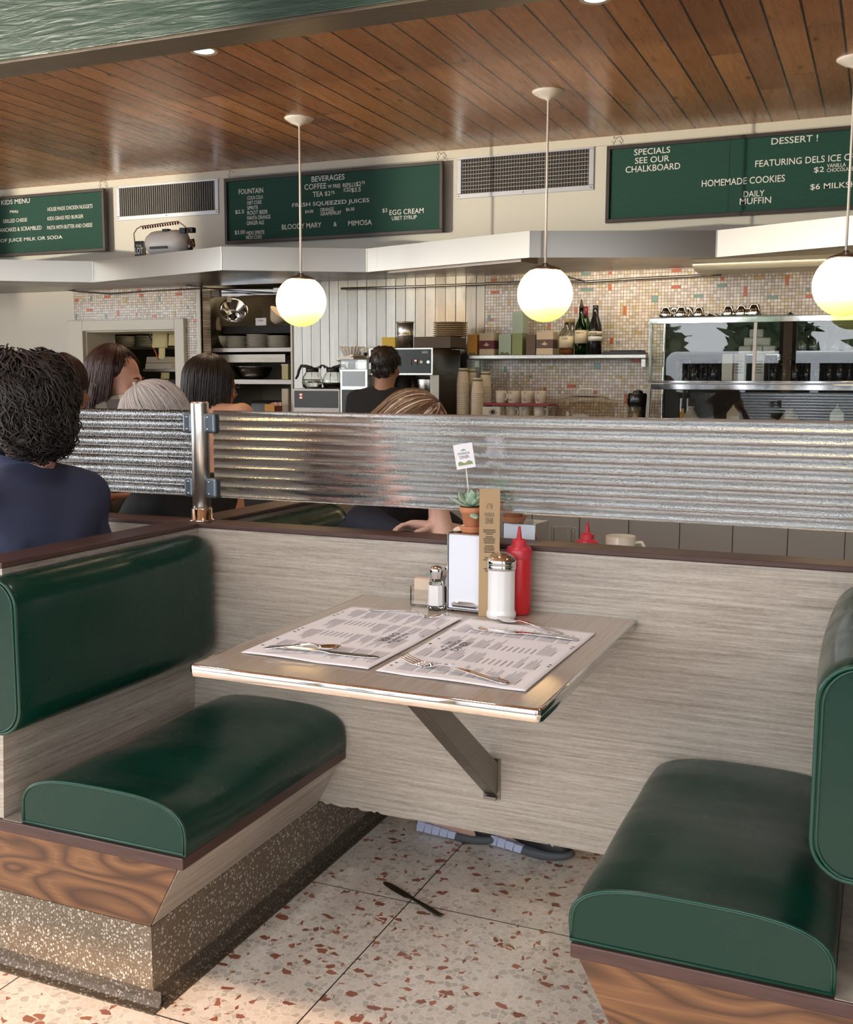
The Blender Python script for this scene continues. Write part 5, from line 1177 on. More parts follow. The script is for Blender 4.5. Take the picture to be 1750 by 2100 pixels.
for (px, y) in ((1588, 3.98), (1608, 4.04), (1632, 3.96), (1655, 4.0), (1679, 3.97), (1702, 4.0), (1724, 3.97), (1742, 4.05)):
    glassware('tumbler', atY(px, 770, y).x, y, DZ, 'clear tumbler in the right half of the case, %s from the left' % NTH[i]); i += 1
i = 0
for (px, y) in ((1645, 4.0), (1668, 3.97), (1690, 4.02), (1713, 3.97), (1738, 4.0)):
    glassware('goblet', atY(px, 740, y).x, y, IZ, 'upturned stemmed glass on the inner glass shelf, %s from the left' % NTH[i]); i += 1
i = 0
for (px, y) in ((1404, 4.16), (1588, 4.12), (1612, 4.14)):
    glassware('goblet', atY(px, 740, y).x, y, DZ, ['upturned stemmed glass at the far left of the case', 'upturned stemmed glass behind the middle tumblers, left one', 'upturned stemmed glass behind the middle tumblers, right one'][i]); i += 1
for k, px in enumerate((1494, 1517, 1556)):
    x = atY(px, 750, 4.0).x; y = 3.96+.03*k
    p = thing('juice_carton', ['pale carton left of the pair beside the sliding rail', 'pale printed carton just left of the sliding rail', 'pale printed carton just right of the sliding rail'][k], 'carton', (x, y, DZ), 0, 'cartons in the display case')
    MB().box(-.030, .030, 0, .06, 0, .150).build('body', 'lamp_white', p, bevel=.002); MB().prism([(-.030, .1502), (.030, .1502), (.028, .162), (-.028, .162)], 'y', .004, .056).build('lid', 'white', p)
    if k:
        mb = MB(); 
        for r in range(5): mb.box(-.022, .022-.006*(r % 2), -.0008, .0, .052+r*.016, .060+r*.016)
        mb.build('print', 'print_grey', p)
for k, (px, py) in enumerate(((1530, 712), (1553, 712), (1576, 712), (1541, 698), (1566, 698), (1552, 685))):
    x = atY(px, py, 4.16).x; r_ = (0, 0, 0, 1, 1, 2)[k]
    o = MB().box(-.040, .040, 0, .09, 0, .048).build('napkin_bundle', 'pale_plastic' if False else 'lamp_white', bevel=.006); o.location = (x, 4.16, DZ+.165+r_*.0485)
    tag(o, ['bottom left wrapped bundle', 'bottom middle wrapped bundle', 'bottom right wrapped bundle', 'middle left wrapped bundle', 'middle right wrapped bundle', 'topmost wrapped bundle'][k]+' of the pyramid inside the case', 'bundle', 'wrapped bundles in the case')
x0, x1 = atY(1518, 712, 4.16).x, atY(1590, 712, 4.16).x
o = MB(); o.box(x0-.03, x1+.03, 4.15, 4.26, DZ+.158, DZ+.1645)
for x in (x0-.025, x1+.017):
    for y in (4.155, 4.245): o.box(x, x+.008, y, y+.008, DZ, DZ+.158)
tag(o.build('wire_riser', 'steel'), 'small riser holding the pyramid of wrapped bundles', 'riser')
# lower compartment
def jug(label, px, ptop, y, s_, capm):
    c = atY(px, 850, y); z1 = atY(px, ptop, y).z-BZ; j = thing('milk_jug', label, 'jug', (c.x, y, BZ), 0, 'jugs in the lower case')
    MB().lathe([(0, 0), (s_, 0), (s_, z1*.55), (s_*.92, z1*.68), (s_*.45, z1*.88), (s_*.36, z1*.90), (s_*.36, z1*.95), (0, z1*.95)], seg=24).build('body', 'mug_cream', j)
    MB().lathe([(0, z1*.95), (s_*.38, z1*.95), (s_*.38, z1), (0, z1)], seg=20).build('cap', capm, j)
jug('pale milk jug in the lower left of the case', 1417, 833, 4.0, .055, 'mug_cream'); jug('milk jug with a reddish cap in the lower middle of the case', 1620, 836, 4.0, .065, 'red_brown')
for px, lab, m, ml in ((1506, 'cream gable-top carton in the lower case', 'tea_cream', 'tea_cream'), (1718, 'carton with a green gable top in the lower right case', 'lamp_white', 'tea_sage')):
    c = atY(px, 840, 4.0); z1 = atY(px, 830, 4.0).z-BZ; p = thing('milk_carton', lab, 'carton', (c.x, 4.0, BZ), 0, 'gable-top cartons in the lower case'); w_ = .036
    MB().box(-w_, w_, -w_, w_, 0, z1*.80).build('body', m, p); MB().prism([(-w_, z1*.80), (w_, z1*.80), (.004, z1*.97), (.004, z1), (-.004, z1), (-.004, z1*.97)], 'x', -w_, w_, Rz(PI/2)).build('gable', ml, p)
c = atY(1399, 850, 3.92); o = MB().box(c.x-.012, c.x+.012, 3.92, 3.922, BZ, atY(1399, 838, 3.92).z).build('price_card', 'tea_orange'); tag(o, 'small orange card standing in the lower left of the case', 'card')
# trays of creamers on top
TT = zt+.0045
def tray(label, px0, px1, mat, y, group):
    x0, x1 = atY(px0, 645, y).x, atY(px1, 645, y).x; tr = thing('serving_tray', label, 'tray', ((x0+x1)/2, y+.14, TT), 0, 'trays on the glass case'); w_ = (x1-x0)/2
    mb = MB(); mb.prism([(-w_+.015, 0), (w_-.015, 0), (w_, .016), (w_-.004, .018), (w_-.02, .004), (-w_+.02, .004), (-w_+.004, .018), (-w_, .016)], 'y', -.12, .12); mb.build('tray', mat, tr, bevel=.002); return TT+.0045
tray('black serving tray of steel creamers on the case', 1349, 1456, 'black', 3.86, 0)
tray('green serving tray of steel creamers on the case', 1466, 1622, 'tray_green', 3.86, 0)
cr0 = None
for k, (px, y, sz) in enumerate(((1366, 3.93, 1.0), (1398, 3.93, 1.0), (1434, 3.93, .9), (1494, 3.93, 1.0), (1521, 3.94, 1.0), (1547, 3.94, 1.12), (1384, 4.04, 1.1), (1412, 4.05, 1.1), (1534, 4.06, 1.0))):
    x = atY(px, 640, y).x; tr_ = 'black' if px < 1460 else 'green'
    lab = ['upturned steel creamer at the left front of the black tray', 'upturned steel creamer in the middle front of the black tray', 'steel creamer lying at the right of the black tray', 'upturned steel creamer at the left of the green tray', 'upturned steel creamer in the middle of the green tray', 'largest upturned steel creamer, right end of the green tray', 'steel creamer at the back of the black tray, left one', 'steel creamer at the back of the black tray, right one', 'steel creamer half hidden at the back of the green tray'][k]
    if cr0 is None:
        cr0 = thing('creamer', lab, 'creamer', (x, y, TT+.0048), 0, 'steel creamers on the trays')
        MB().lathe([(.038, 0), (.039, .002), (.034, .030), (.027, .052), (.020, .057), (0, .058)], seg=26).build('body', 'chrome', cr0)
        MB().tube([(.030, 0, .045), (.048, 0, .042), (.052, 0, .022), (.038, 0, .008)], .003, 6).build('handle', 'chrome', cr0)
    else: q = dup(cr0, (x, y, TT+.0048), .6*k, lab); q.scale = (sz, sz, sz)
# ------------------------------------------------------------------ tall niche
ny = 4.62
def shelf_in(name, label, p0, p1, y0, y1, mat='bracket_steel', x0=NX0, x1=NX1):
    z1, z0 = atY(515, p0, y0).z, atY(515, p1, y0).z
    o = MB().box(x0+.001, x1-.001, y0, y1, z0, z1).build(name, mat, bevel=.002); tag(o, label, 'shelf', 'steel shelves in the tall niche'); return z1
z1 = shelf_in('niche_shelf', 'steel shelf carrying three stacks of white plates', 713, 722, 4.46, 5.16)
z2 = shelf_in('niche_shelf', 'lower steel shelf carrying the big mixing bowl', 778, 788, 4.46, 5.16)
z3 = shelf_in('niche_shelf', 'dark top shelf above the stacks of plates', 668, 684, 4.60, 5.16, 'dark_void')
x0, x1, a, b = rect(440, 727, 585, 743, 4.5); o = MB().box(x0, x1, 4.50, 4.515, a, b).build('panel', 'steel_dark'); tag(o, 'dim steel rail below the plate shelf', 'rail')
pl0 = None
for px, nm, n in ((487, 'left', 8), (529, 'middle', 9), (572, 'right', 8)):
    x = atY(px, 700, 4.60).x
    for k in range(n):
        lab = '%s white plate of the %s plate stack in the niche' % (ordinal(k, n), nm)
        if pl0 is None:
            pl0 = thing('dinner_plate', lab, 'plate', (x, 4.60, z1+.0005), 0, 'plates stacked in the niche')
            MB().lathe([(0, 0), (.055, 0), (.060, .003), (.085, .009), (.088, .011), (.086, .012), (.058, .006), (0, .004)], seg=36).build('plate', 'plate_white', pl0)
        else: dup(pl0, (x+.002*math.sin(k*2.3), 4.60+.002*math.cos(k*1.7), z1+.0005+.0112*k), 0, lab)
c = atY(450, 700, 4.60)
o = MB().lathe([(0, 0), (.05, 0), (.085, .05), (.100, .095), (.096, .095), (.080, .05), (.045, .006), (0, .006)], seg=32).build('serving_bowl', 'cup_paper'); o.location = (c.x-.02, 4.62, z1+.0005); tag(o, 'tan bowl left of the plate stacks in the niche', 'bowl')
c = atY(517, 778, 4.62); r_ = (atY(553, 755, 4.62).x-atY(482, 755, 4.62).x)/2; H = atY(517, 753, 4.62).z-z2
o = MB().lathe([(0, 0), (r_*.45, 0), (r_*.75, H*.30), (r_*.93, H*.72), (r_*1.0, H), (r_*1.03, H+.002), (r_*.98, H), (r_*.90, H*.72), (r_*.72, H*.33), (r_*.4, .006), (0, .006)], seg=40).build('mixing_bowl', 'chrome'); o.location = (c.x, 4.64, z2+.0005); tag(o, 'wide steel mixing bowl on the lower niche shelf', 'bowl')
t_, w_, h_ = px_box('storage_tub', 'note', 'yellowish lidded tub at the right of the mixing bowl', 'tub', (578, 750, 591, 778), 4.55, .10, z0=z2+.0005); MB().box(-w_-.002, w_+.002, -.004, .104, h_, h_+.012).build('lid', 'note_cream', t_)
# funnel hanging from the niche rail
c = atY(479, 640, 4.58)
ma = T(c.x, 4.58, c.z) @ Rz(.5) @ Rx(math.radians(62)) @ Ry(.15)
o = MB().lathe([(.018, -.085), (.020, -.060), (.050, -.030), (.098, .020), (.104, .028), (.106, .030), (.102, .030), (.094, .022), (.046, -.028), (.016, -.058), (.014, -.085)], seg=36, mat=ma, closed=True).build('steel_funnel', 'chrome'); tag(o, 'polished steel funnel hanging by the left wall of the niche', 'funnel')
zr = atY(500, 603, 4.52).z
rl = MB().box(NX0+.001, NX1-.001, 4.45, 4.50, zr-.018, zr+.030).build('hood_rail', 'chrome'); tag(rl, 'bright steel rail across the top of the tall niche', 'rail')
o = MB(); o.box(c.x-.018, c.x+.018, 4.52, 4.526, c.z+.07, zr-.01); o.tube([(c.x, 4.50, zr), (c.x, 4.523, zr-.005)], .004, 6); tag(o.build('hanging_strap', 'note_cream'), 'cream strap from the rail above the steel funnel', 'strap')
x0, x1, a, b = rect(440, 650, 452, 677, 4.52); o = MB().grid(lambda u, v: (x0+(x1-x0)*u, 4.52+.012*math.sin(u*9+v*3), a+(b-a)*v), 10, 8).build('towel', 'tan_plate', solid=.004, fix=False); tag(o, 'limp beige towel hanging at the left side of the niche', 'towel')
t_, w_, h_ = px_box('note_card', 'lamp_white', 'white note card standing on the dark top shelf', 'card', (524, 652, 546, 666), 4.61, .003, z0=z3+.0005)
mb = MB(); letters(mb, 'COFFEE', -w_*.45, w_*.45, h_*.55, h_*.75, lambda u, v, d: (u, -.0025, v)); mb.build('lettering', 'print_black', t_, fix=False)
c = atY(566, 660, 4.66); o = MB().lathe([(.03, 0), (.045, .02), (.085, .085), (.083, .086), (.042, .022), (.0, .01)], seg=30, mat=Ry(.7)).build('filter_basket', 'note_cream'); o.location = (c.x-.03, 4.68, z3+.03); tag(o, 'tan paper filter nest tilted on the dark top shelf', 'filter')
# counter in front of the niche: board, packets, card
t_, w_, h_ = px_box('cutting_board', 'cup_paper', 'pale wooden board standing at the right edge of the niche', 'board', (578, 797, 591, 850), 4.30, .02, z0=BZ)
tag(MB().box(NX0+.001, NX1-.001, 3.62, 5.15, .88, .920).build('niche_counter', 'steel_dark'), 'dark steel worktop at the foot of the niche', 'counter')
x0, x1, a, b = rect(503, 821, 576, 850, 4.28); o = MB().hull([((x0+.04, 4.32, BZ+.03), .03), ((x1-.03, 4.32, BZ+.03), .03), ((x0+.05, 4.32, b-.03), .03), ((x1-.03, 4.32, b-.03), .03)]).build('black_bag', 'black'); tag(o, 'black rounded bin on the worktop below the mixing bowl', 'bin')
ba = thing('packet_basket', 'red-brown basket of sugar packets left of the pale board', 'basket', (atY(569, 840, 4.20).x, 4.20, BZ)); z_ = atY(569, 832, 4.2).z-BZ
MB().lathe([(0, 0), (.030, 0), (.036, z_), (.033, z_), (.028, .004), (0, .004)], seg=20).build('basket', 'red_brown', ba)
for k in range(4):
    o = MB().box(-.016, .016, -.001, .001, 0, .06, T(ba.location.x-.018+.012*k, 4.195+.004*k, BZ+z_-.035) @ Ry(-.45+.12*k)).build('sugar_packet', 'packet_tan' if k % 2 else 'packet_pink'); tag(o, '%s sugar packet from the left in the red-brown basket' % NTH[k], 'packet', 'sugar packets in the basket')
t_, w_, h_ = px_box('note_card', 'tea_orange', 'orange note card standing by the packet basket', 'card', (543, 829, 563, 850), 4.12, .003, z0=BZ)
mb = MB(); letters(mb, 'NOTICE', -w_*.45, w_*.45, h_*.55, h_*.64, lambda u, v, d: (u, -.0025, v)); mb.build('lettering', 'print_black', t_, fix=False)
# ------------------------------------------------------------------ kitchen seen through the pass
ky = 4.95
kz = atY(330, 757, ky).z
tag(MB().box(PX0+.05, PX1+.16, ky, ky+.35, kz-.02, kz).build('pass_shelf', 'steel'), 'steel shelf inside the kitchen pass window', 'shelf')
kz2 = atY(280, 712, 5.2).z
tag(MB().box(PX0-.8, PX1+.30, 5.2, 5.55, kz2-.02, kz2).build('plate_shelf', 'steel_dark'), 'dim upper shelf of plates deep in the kitchen', 'shelf')
for px, nm, n in ((256, 'left', 7), (298, 'right', 7)):
    x = atY(px, 700, 5.36).x
    for k in range(n): dup(pl0, (x, 5.36, kz2+.0005+.0145*k), 0, '%s plate of the %s stack deep in the kitchen pass' % (ordinal(k, n), nm), 'plates in the kitchen'); 
x0, x1, a, b = rect(160, 676, 366, 686, 4.66); tag(MB().box(x0, x1, 4.66, 4.70, a+.01, b+.01).build('ticket_rail', 'black'), 'black ticket rail across the top of the pass window', 'rail')
for k, r in enumerate(((313, 684, 344, 713), (346, 684, 362, 709), (326, 713, 339, 736), (331, 764, 348, 777), (222, 686, 236, 696))):
    x0, x1, a, b = rect(*r, 4.655 if k != 3 else ky-.004); yy = 4.655 if k != 3 else ky-.006
    o = MB().grid(lambda u, v, x0=x0, x1=x1, a=a, b=b, yy=yy: (x0+(x1-x0)*u, yy-.010*(1-v)**2*math.sin(1.5+u), a+(b-a)*v), 4, 8).build('order_slip', 'note', solid=.0006, fix=False)
    tag(o, ['large yellow order slip hanging from the ticket rail', 'narrow yellow order slip at the right end of the rail', 'curled yellow order slip below the large one', 'yellow order slip stuck on the pass shelf edge', 'small yellow order slip at the left of the rail'][k], 'order slip', 'order slips in the pass')
for k, r in enumerate(((297, 746, 352, 756), (299, 736, 346, 745))):
    x0, x1, a, b = rect(*r, 4.98); z_ = kz+.0005+k*.052
    o = MB().prism([(x0, z_), (x1, z_), (x1-.01, z_+.05), (x0+.01, z_+.05)], 'y', 4.98, 5.2).build('food_container', 'mug_cream', bevel=.004); tag(o, ['lower cream container on the pass shelf', 'upper cream container stacked on the pass shelf'][k], 'container', 'containers on the pass shelf')
mb = MB(); mb.tube([atY(304, 682, 4.700), atY(318, 712, 4.76), atY(330, 735, 4.8)], .010, 8); tongs = mb.build('tongs', 'black'); tag(tongs, 'black tongs with orange handle hanging from the ticket rail', 'tongs')
mb = MB(); mb.tube([atY(314, 708, 4.77), atY(326, 738, 4.795)], .008, 8); mb.build('handle', 'tile_orange', tongs)
mb = MB(); mb.tube([atY(205, 682, 4.72), atY(200, 700, 4.74), atY(183, 720, 4.76)], .008, 8); mb.tube([atY(206, 690, 4.72), atY(200, 715, 4.74), atY(192, 740, 4.76)], .006, 8); tag(mb.build('hose', 'black'), 'black spray hoses at the left of the pass window', 'hose')
x0, x1, a, b = rect(296, 778, 345, 830, 5.0); tag(MB().box(x0, x1, 5.0, 5.3, 1.0, b).build('white_cooler', 'lamp_white', bevel=.01), 'pale box below the pass shelf behind the seated diner', 'box')
tag(MB().box(-5.2, -3.6, 4.72, 5.6, .0, .995).build('prep_table', 'steel_dark'), 'dark prep table in the kitchen behind the pass', 'table')
light('kitchen_tube', 'AREA', (-4.1, 5.5, 2.6), 9, (1, .88, .66), target=(-4.1, 5.3, 0), shape='RECTANGLE', size=1.0, size_y=.2)
light('niche_lamp', 'AREA', (-3.1, 4.85, 2.02), 2.2, (1, .80, .52), target=(-3.1, 4.8, 0), shape='RECTANGLE', size=.5, size_y=.1)
light('undercanopy_strip', 'AREA', (.4, 3.95, 1.97), 5, (1, .86, .66), target=(.4, 4.32, 1.3), shape='RECTANGLE', size=2.2, size_y=.05)
light('undercanopy_strip', 'AREA', (-1.9, 4.0, 1.97), .6, (1, .80, .50), target=(-1.9, 4.25, 1.2), shape='RECTANGLE', size=1.4, size_y=.05)
# ------------------------------------------------------------------ people
TMP = bpy.data.scenes.new('workshop')
def organic(name, mb, mat, parent, voxel=.006, it=6, fac=.5, disp=None):
    o = mb.build(name, mat, None, fix=True)
    r = o.modifiers.new('r', 'REMESH'); r.mode = 'VOXEL'; r.voxel_size = voxel; r.use_smooth_shade = True
    s_ = o.modifiers.new('s', 'SMOOTH'); s_.iterations = it; s_.factor = fac
    TMP.collection.objects.link(o); COL.objects.unlink(o); TMP.view_layers[0].update()
    dg = TMP.view_layers[0].depsgraph; me = bpy.data.meshes.new_from_object(o.evaluated_get(dg))
    TMP.collection.objects.unlink(o); COL.objects.link(o)
    o.modifiers.clear(); old = o.data; o.data = me; bpy.data.meshes.remove(old)
    me.name = name; me.materials.clear(); me.materials.append(M[mat])
    if disp:
        for v in me.vertices: v.co += v.normal*disp(v.co)
    me.polygons.foreach_set('use_smooth', [True]*len(me.polygons)); me.update()
    if parent is not None: o.parent = parent; loc(parent, o)
    return o
def lerp(a, b, t): return Vector(a)*(1-t)+Vector(b)*t
def hand(mb, wrist, direc, palm_n, side=1, curl=.5, k=1.0):
    d = Vector(direc).normalized(); n = Vector(palm_n); n = (n-d*n.dot(d)).normalized(); s_ = d.cross(n)*side; w_ = Vector(wrist)
    P = lambda a, b, c: w_+d*(a*k)+s_*(b*k)+n*(c*k)
    mb.hull([(P(0, -.012, 0), .019*k), (P(0, .012, 0), .019*k), (P(.05, -.022, 0), .014*k), (P(.085, -.026, 0), .011*k), (P(.088, .026, 0), .011*k), (P(.045, .028, 0), .013*k)])
    for b, ln in ((-.029, .066), (-.010, .078), (.010, .072), (.028, .056)):
        p0 = P(.088, b, 0); a = 0; q = p0
        for j, (f_, r) in enumerate(((.45, .0086), (.32, .0078), (.23, .0070))):
            a += curl*(.45 if j == 0 else .75)
            df = (d+s_*(b*7.0)).normalized()
            q2 = q+(df*math.cos(a)+n*math.sin(a))*(ln*f_*k); mb.hull([(q, r*k), (q2, r*.92*k)], 1); q = q2
    q = P(.022, -.034, .006); q2 = P(.055, -.056, .020); q3 = P(.082, -.058, .030)
    mb.hull([(P(.01, -.018, 0), .014*k), (q, .012*k)], 1); mb.hull([(q, .0115*k), (q2, .010*k)], 1); mb.hull([(q2, .010*k), (q3, .008*k)], 1)
def head_mat(H, yaw, pitch=0, roll=0, k=1.0): return T(*H) @ Rz(yaw) @ Rx(pitch) @ Ry(roll) @ Matrix.Scale(k, 4)
def head_shapes(mb, m, neck):
    B = lambda c, r: mb.ball(m @ Vector(c), tuple(q*m.to_scale().x for q in r), 3, m.to_3x3().normalized().to_4x4())
    S = lambda c, r: (m @ Vector(c), r*m.to_scale().x)
    B((0, -.012, .035), (.074, .094, .086)); B((0, .030, -.025), (.063, .066, .085))
    mb.hull([S((0, .060, -.092), .026), S((.035, .01, -.075), .024), S((-.035, .01, -.075), .024), S((0, .05, -.04), .035)])
    mb.hull([S((0, .090, .015), .009), S((0, .112, -.022), .012), S((0, .086, -.030), .016)], 2); mb.hull([S((-.012, .098, -.028), .008), S((.012, .098, -.028), .008)], 1)
    mb.hull([S((-.030, .084, .024), .010), S((.030, .084, .024), .010)], 2)
    for z in (-.058, -.069): mb.hull([S((-.018, .088, z), .006), S((.018, .088, z), .006), S((0, .094, z), .0065)], 1)
    for sx in (-1, 1):
        B((sx*.077, -.006, -.012), (.010, .019, .031)); B((sx*.048, .062, -.028), (.022, .022, .020))
    mb.hull([S((0, -.022, -.06), .056), (Vector(neck), .060)])
def strands(mb, m, n, rad, length, rs, az=(0, 2*PI), top=(.05, .9), w0=.0045, curl=0.0, turns=3, droop=1.0, cen=(0, -.012, .030), part=None, seg=4, jit=.006, flare=0.0):
    """hair as tapered locks lying over the skull and falling from it"""
    rx, ry, rz = rad
    for _ in range(n):
        a = rs.uniform(*az); th = rs.uniform(*top); L = length*rs.uniform(.75, 1.1)
        pts = []; N = 14; arc = 0; th0 = th; last = None; off = rs.uniform(.98, 1.06); ph = rs.uniform(0, 6.3); cr = curl*rs.uniform(.6, 1.2)
        a2 = a+rs.uniform(-.25, .25); pos_ = None
        for i in range(N+1):
            t_ = i/N; s_ = L*t_
            tt = th0+s_/((rx+rz)*.5)
            if tt < PI*.55:
                aa = a+(a2-a)*t_
                p = Vector((rx*off*math.sin(tt)*math.sin(aa), ry*off*math.sin(tt)*math.cos(aa), rz*off*math.cos(tt))); brk = p.copy(); bs = s_
            else: p = brk + Vector((math.sin(aa)*flare*(s_-bs), math.cos(aa)*flare*(s_-bs), -(s_-bs)*droop))
            if cr: 
                q = turns*2*PI*t_+ph; p += Vector((math.cos(q)*cr*t_**.5, math.sin(q)*cr*t_**.5, math.sin(q*1.3)*cr*.4))
            p += Vector((rs.uniform(-1, 1), rs.uniform(-1, 1), rs.uniform(-1, 1)))*jit*.25*t_
            pts.append(m @ (p+Vector(cen)))
        mb.tube(pts, [w0*(1-.75*(i/N)**1.5)*rs.uniform(.9, 1.1) for i in range(N+1)], seg, cap=False)
def person(label, J, skin, shirt, trousers, shoes=True, yaw=0, voxel=.0105, sleeve=1.0, hands=True, k=1.0, hcurl=.6, wide=1.0, neckline=True):
    p = thing('person', label, 'person', (J['hip'][0], J['hip'][1], 0))
    V = {q: Vector(J[q]) for q in J if q not in ('head',)}
    H, hy, hp = J['head']; m = head_mat(H, hy, hp, 0, k)
    fwd = Vector((-math.sin(yaw), math.cos(yaw), 0)); rt = Vector((math.cos(yaw), math.sin(yaw), 0))
    b = MB(); head_shapes(b, m, V['neck'])
    def torso(mb, g):
        c1 = lerp(V['neck'], V['hip'], .38); c2 = lerp(V['neck'], V['hip'], .72)
        mb.hull([(V['neck']+Vector((0, 0, -.03)), .055+g), (V['shL'], .050+g), (V['shR'], .050+g), (c1+rt*.115*wide+fwd*.02, .085+g), (c1-rt*.115*wide+fwd*.02, .085+g), (c1-fwd*.03, .09+g)])
        mb.hull([(c1+rt*.11*wide, .085+g), (c1-rt*.11*wide, .085+g), (c2+rt*.085*wide, .085+g), (c2-rt*.085*wide, .085+g)])
        mb.hull([(c2+rt*.085*wide, .085+g), (c2-rt*.085*wide, .085+g), (V['hip']+rt*.09*wide, .095+g), (V['hip']-rt*.09*wide, .095+g)])
    torso(b, -.006)
    for s_ in 'LR':
        b.hull([(V['sh'+s_], .050), (lerp(V['sh'+s_], V['el'+s_], .5), .043), (V['el'+s_], .036)]); b.hull([(V['el'+s_], .037), (lerp(V['el'+s_], V['wr'+s_], .35), .037), (V['wr'+s_], .025)])
        d = J.get('hd'+s_, None); d = Vector(d) if d else (V['wr'+s_]-V['el'+s_]).normalized()
        nn = Vector(J.get('hn'+s_, (0, 0, -1)))
        hand(b, V['wr'+s_], d, nn, 1 if s_ == 'R' else -1, hcurl)
        b.hull([(V['hip']+rt*(.09 if s_ == 'R' else -.09), .085), (V['kn'+s_], .055)]); b.hull([(V['kn'+s_], .055), (lerp(V['kn'+s_], V['an'+s_], .35), .05), (V['an'+s_], .036)])
        b.hull([(V['an'+s_], .036), (V['an'+s_]+Vector((0, 0, -.045)), .030), (V['an'+s_]+J.get('foot', fwd)*.12+Vector((0, 0, -.05)), .026)])
    organic('body', b, skin, p, voxel)
    c = MB(); torso(c, .008)
    for s_ in 'LR':
        e = lerp(V['sh'+s_], V['el'+s_], min(1, sleeve)); c.hull([(V['sh'+s_], .062), (lerp(V['sh'+s_], V['el'+s_], .5*min(1, sleeve)), .058), (e, .050)])
        if sleeve > 1: c.hull([(V['el'+s_], .050), (lerp(V['el'+s_], V['wr'+s_], sleeve-1), .040)])
    rs_ = random.Random(int(abs(H[0]*1000)))
    ph = [rs_.uniform(0, 6) for _ in range(3)]
    organic('shirt', c, shirt, p, voxel, 8, .5, lambda q: .0035*math.sin(q.z*38+q.x*22+ph[0])+.003*math.sin(q.z*21-q.y*33+ph[1]))
    g = MB()
    g.hull([(V['hip']+rt*.09*wide, .105), (V['hip']-rt*.09*wide, .105), (V['hip']+Vector((0, 0, .05))+rt*.08*wide, .09), (V['hip']+Vector((0, 0, .05))-rt*.08*wide, .09)])
    for s_ in 'LR':
        g.hull([(V['hip']+rt*(.09 if s_ == 'R' else -.09), .098), (V['kn'+s_], .068)]); g.hull([(V['kn'+s_], .068), (V['an'+s_], .052)])
    organic('trousers', g, trousers, p, max(.014, voxel*1.5))
    if shoes:
        for s_ in 'LR':
            q = MB(); a = V['an'+s_]; f_ = J.get('foot', fwd)
            q.hull([(a+Vector((0, 0, -.035))-f_*.02, .040), (a+Vector((0, 0, -.056))+f_*.16, .030), (a+Vector((0, 0, -.05))+f_*.05, .040)]); organic('shoe', q, 'shoe_black', p, .008)
    return p, m
def seat_pose(H, yaw, hyaw=None, pitch=0, lean=.05, seat=.53, hipoff=None, foot_z=.09):
    """joints of someone sitting: hips under the shoulders, forearms on the table"""
    f_ = Vector((-math.sin(yaw), math.cos(yaw), 0)); r_ = Vector((math.cos(yaw), math.sin(yaw), 0)); H = Vector(H); U = Vector((0, 0, 1))
    neck = H-U*.150-f_*.035; hip = Vector((neck.x, neck.y, seat))-f_*lean
    J = dict(head=(H, yaw if hyaw is None else hyaw, pitch), neck=neck, hip=hip)
    for s_, q in (('L', -1), ('R', 1)):
        sh = neck-U*.062+r_*(.165*q)-f_*.01; J['sh'+s_] = sh
        J['el'+s_] = sh-U*.24+r_*(.05*q)+f_*.06; J['wr'+s_] = J['el'+s_]+f_*.22-r_*(.10*q)+U*.03
        J['kn'+s_] = hip+f_*.43+r_*(.11*q)-U*.02; J['an'+s_] = Vector((J['kn'+s_].x, J['kn'+s_].y, foot_z))-f_*.02
    return J
# --- man in navy at the left
Hm = (-.822, -.300, 1.225)
J = seat_pose(Hm, math.radians(90), math.radians(84), -.08, .06)
for s_, q in (('L', -1), ('R', 1)): J['sh'+s_] = J['neck']-Vector((0, 0, .085))+Vector((0.02, .180*q, 0)); J['el'+s_] = J['sh'+s_]+Vector((-.05, .03*q, -.25)); J['wr'+s_] = J['el'+s_]+Vector((-.24, -.10*q, .02))
man, m = person('person with dark curly hair in a navy shirt seated at the left edge', J, 'skin', 'cloth_navy', 'denim', yaw=math.radians(90), voxel=.007, sleeve=1.9, wide=1.25)
rs = random.Random(21); hb = MB(); HC, HR = Vector((0, -.030, .022)), (.104, .112, .112)
hb.ball(m @ HC, HR, 3, m.to_3x3().to_4x4()); hb.hull([(m @ Vector((0, -.085, -.055)), .062), (m @ Vector((.045, -.06, -.065)), .050), (m @ Vector((-.045, -.06, -.065)), .050), (m @ Vector((0, -.04, .03)), .07)])
hr = organic('hair', hb, 'hair_curl', man, .008, 4, .5, lambda q: .006*math.sin(q.x*90+q.z*60)+.006*math.sin(q.y*85-q.z*70))
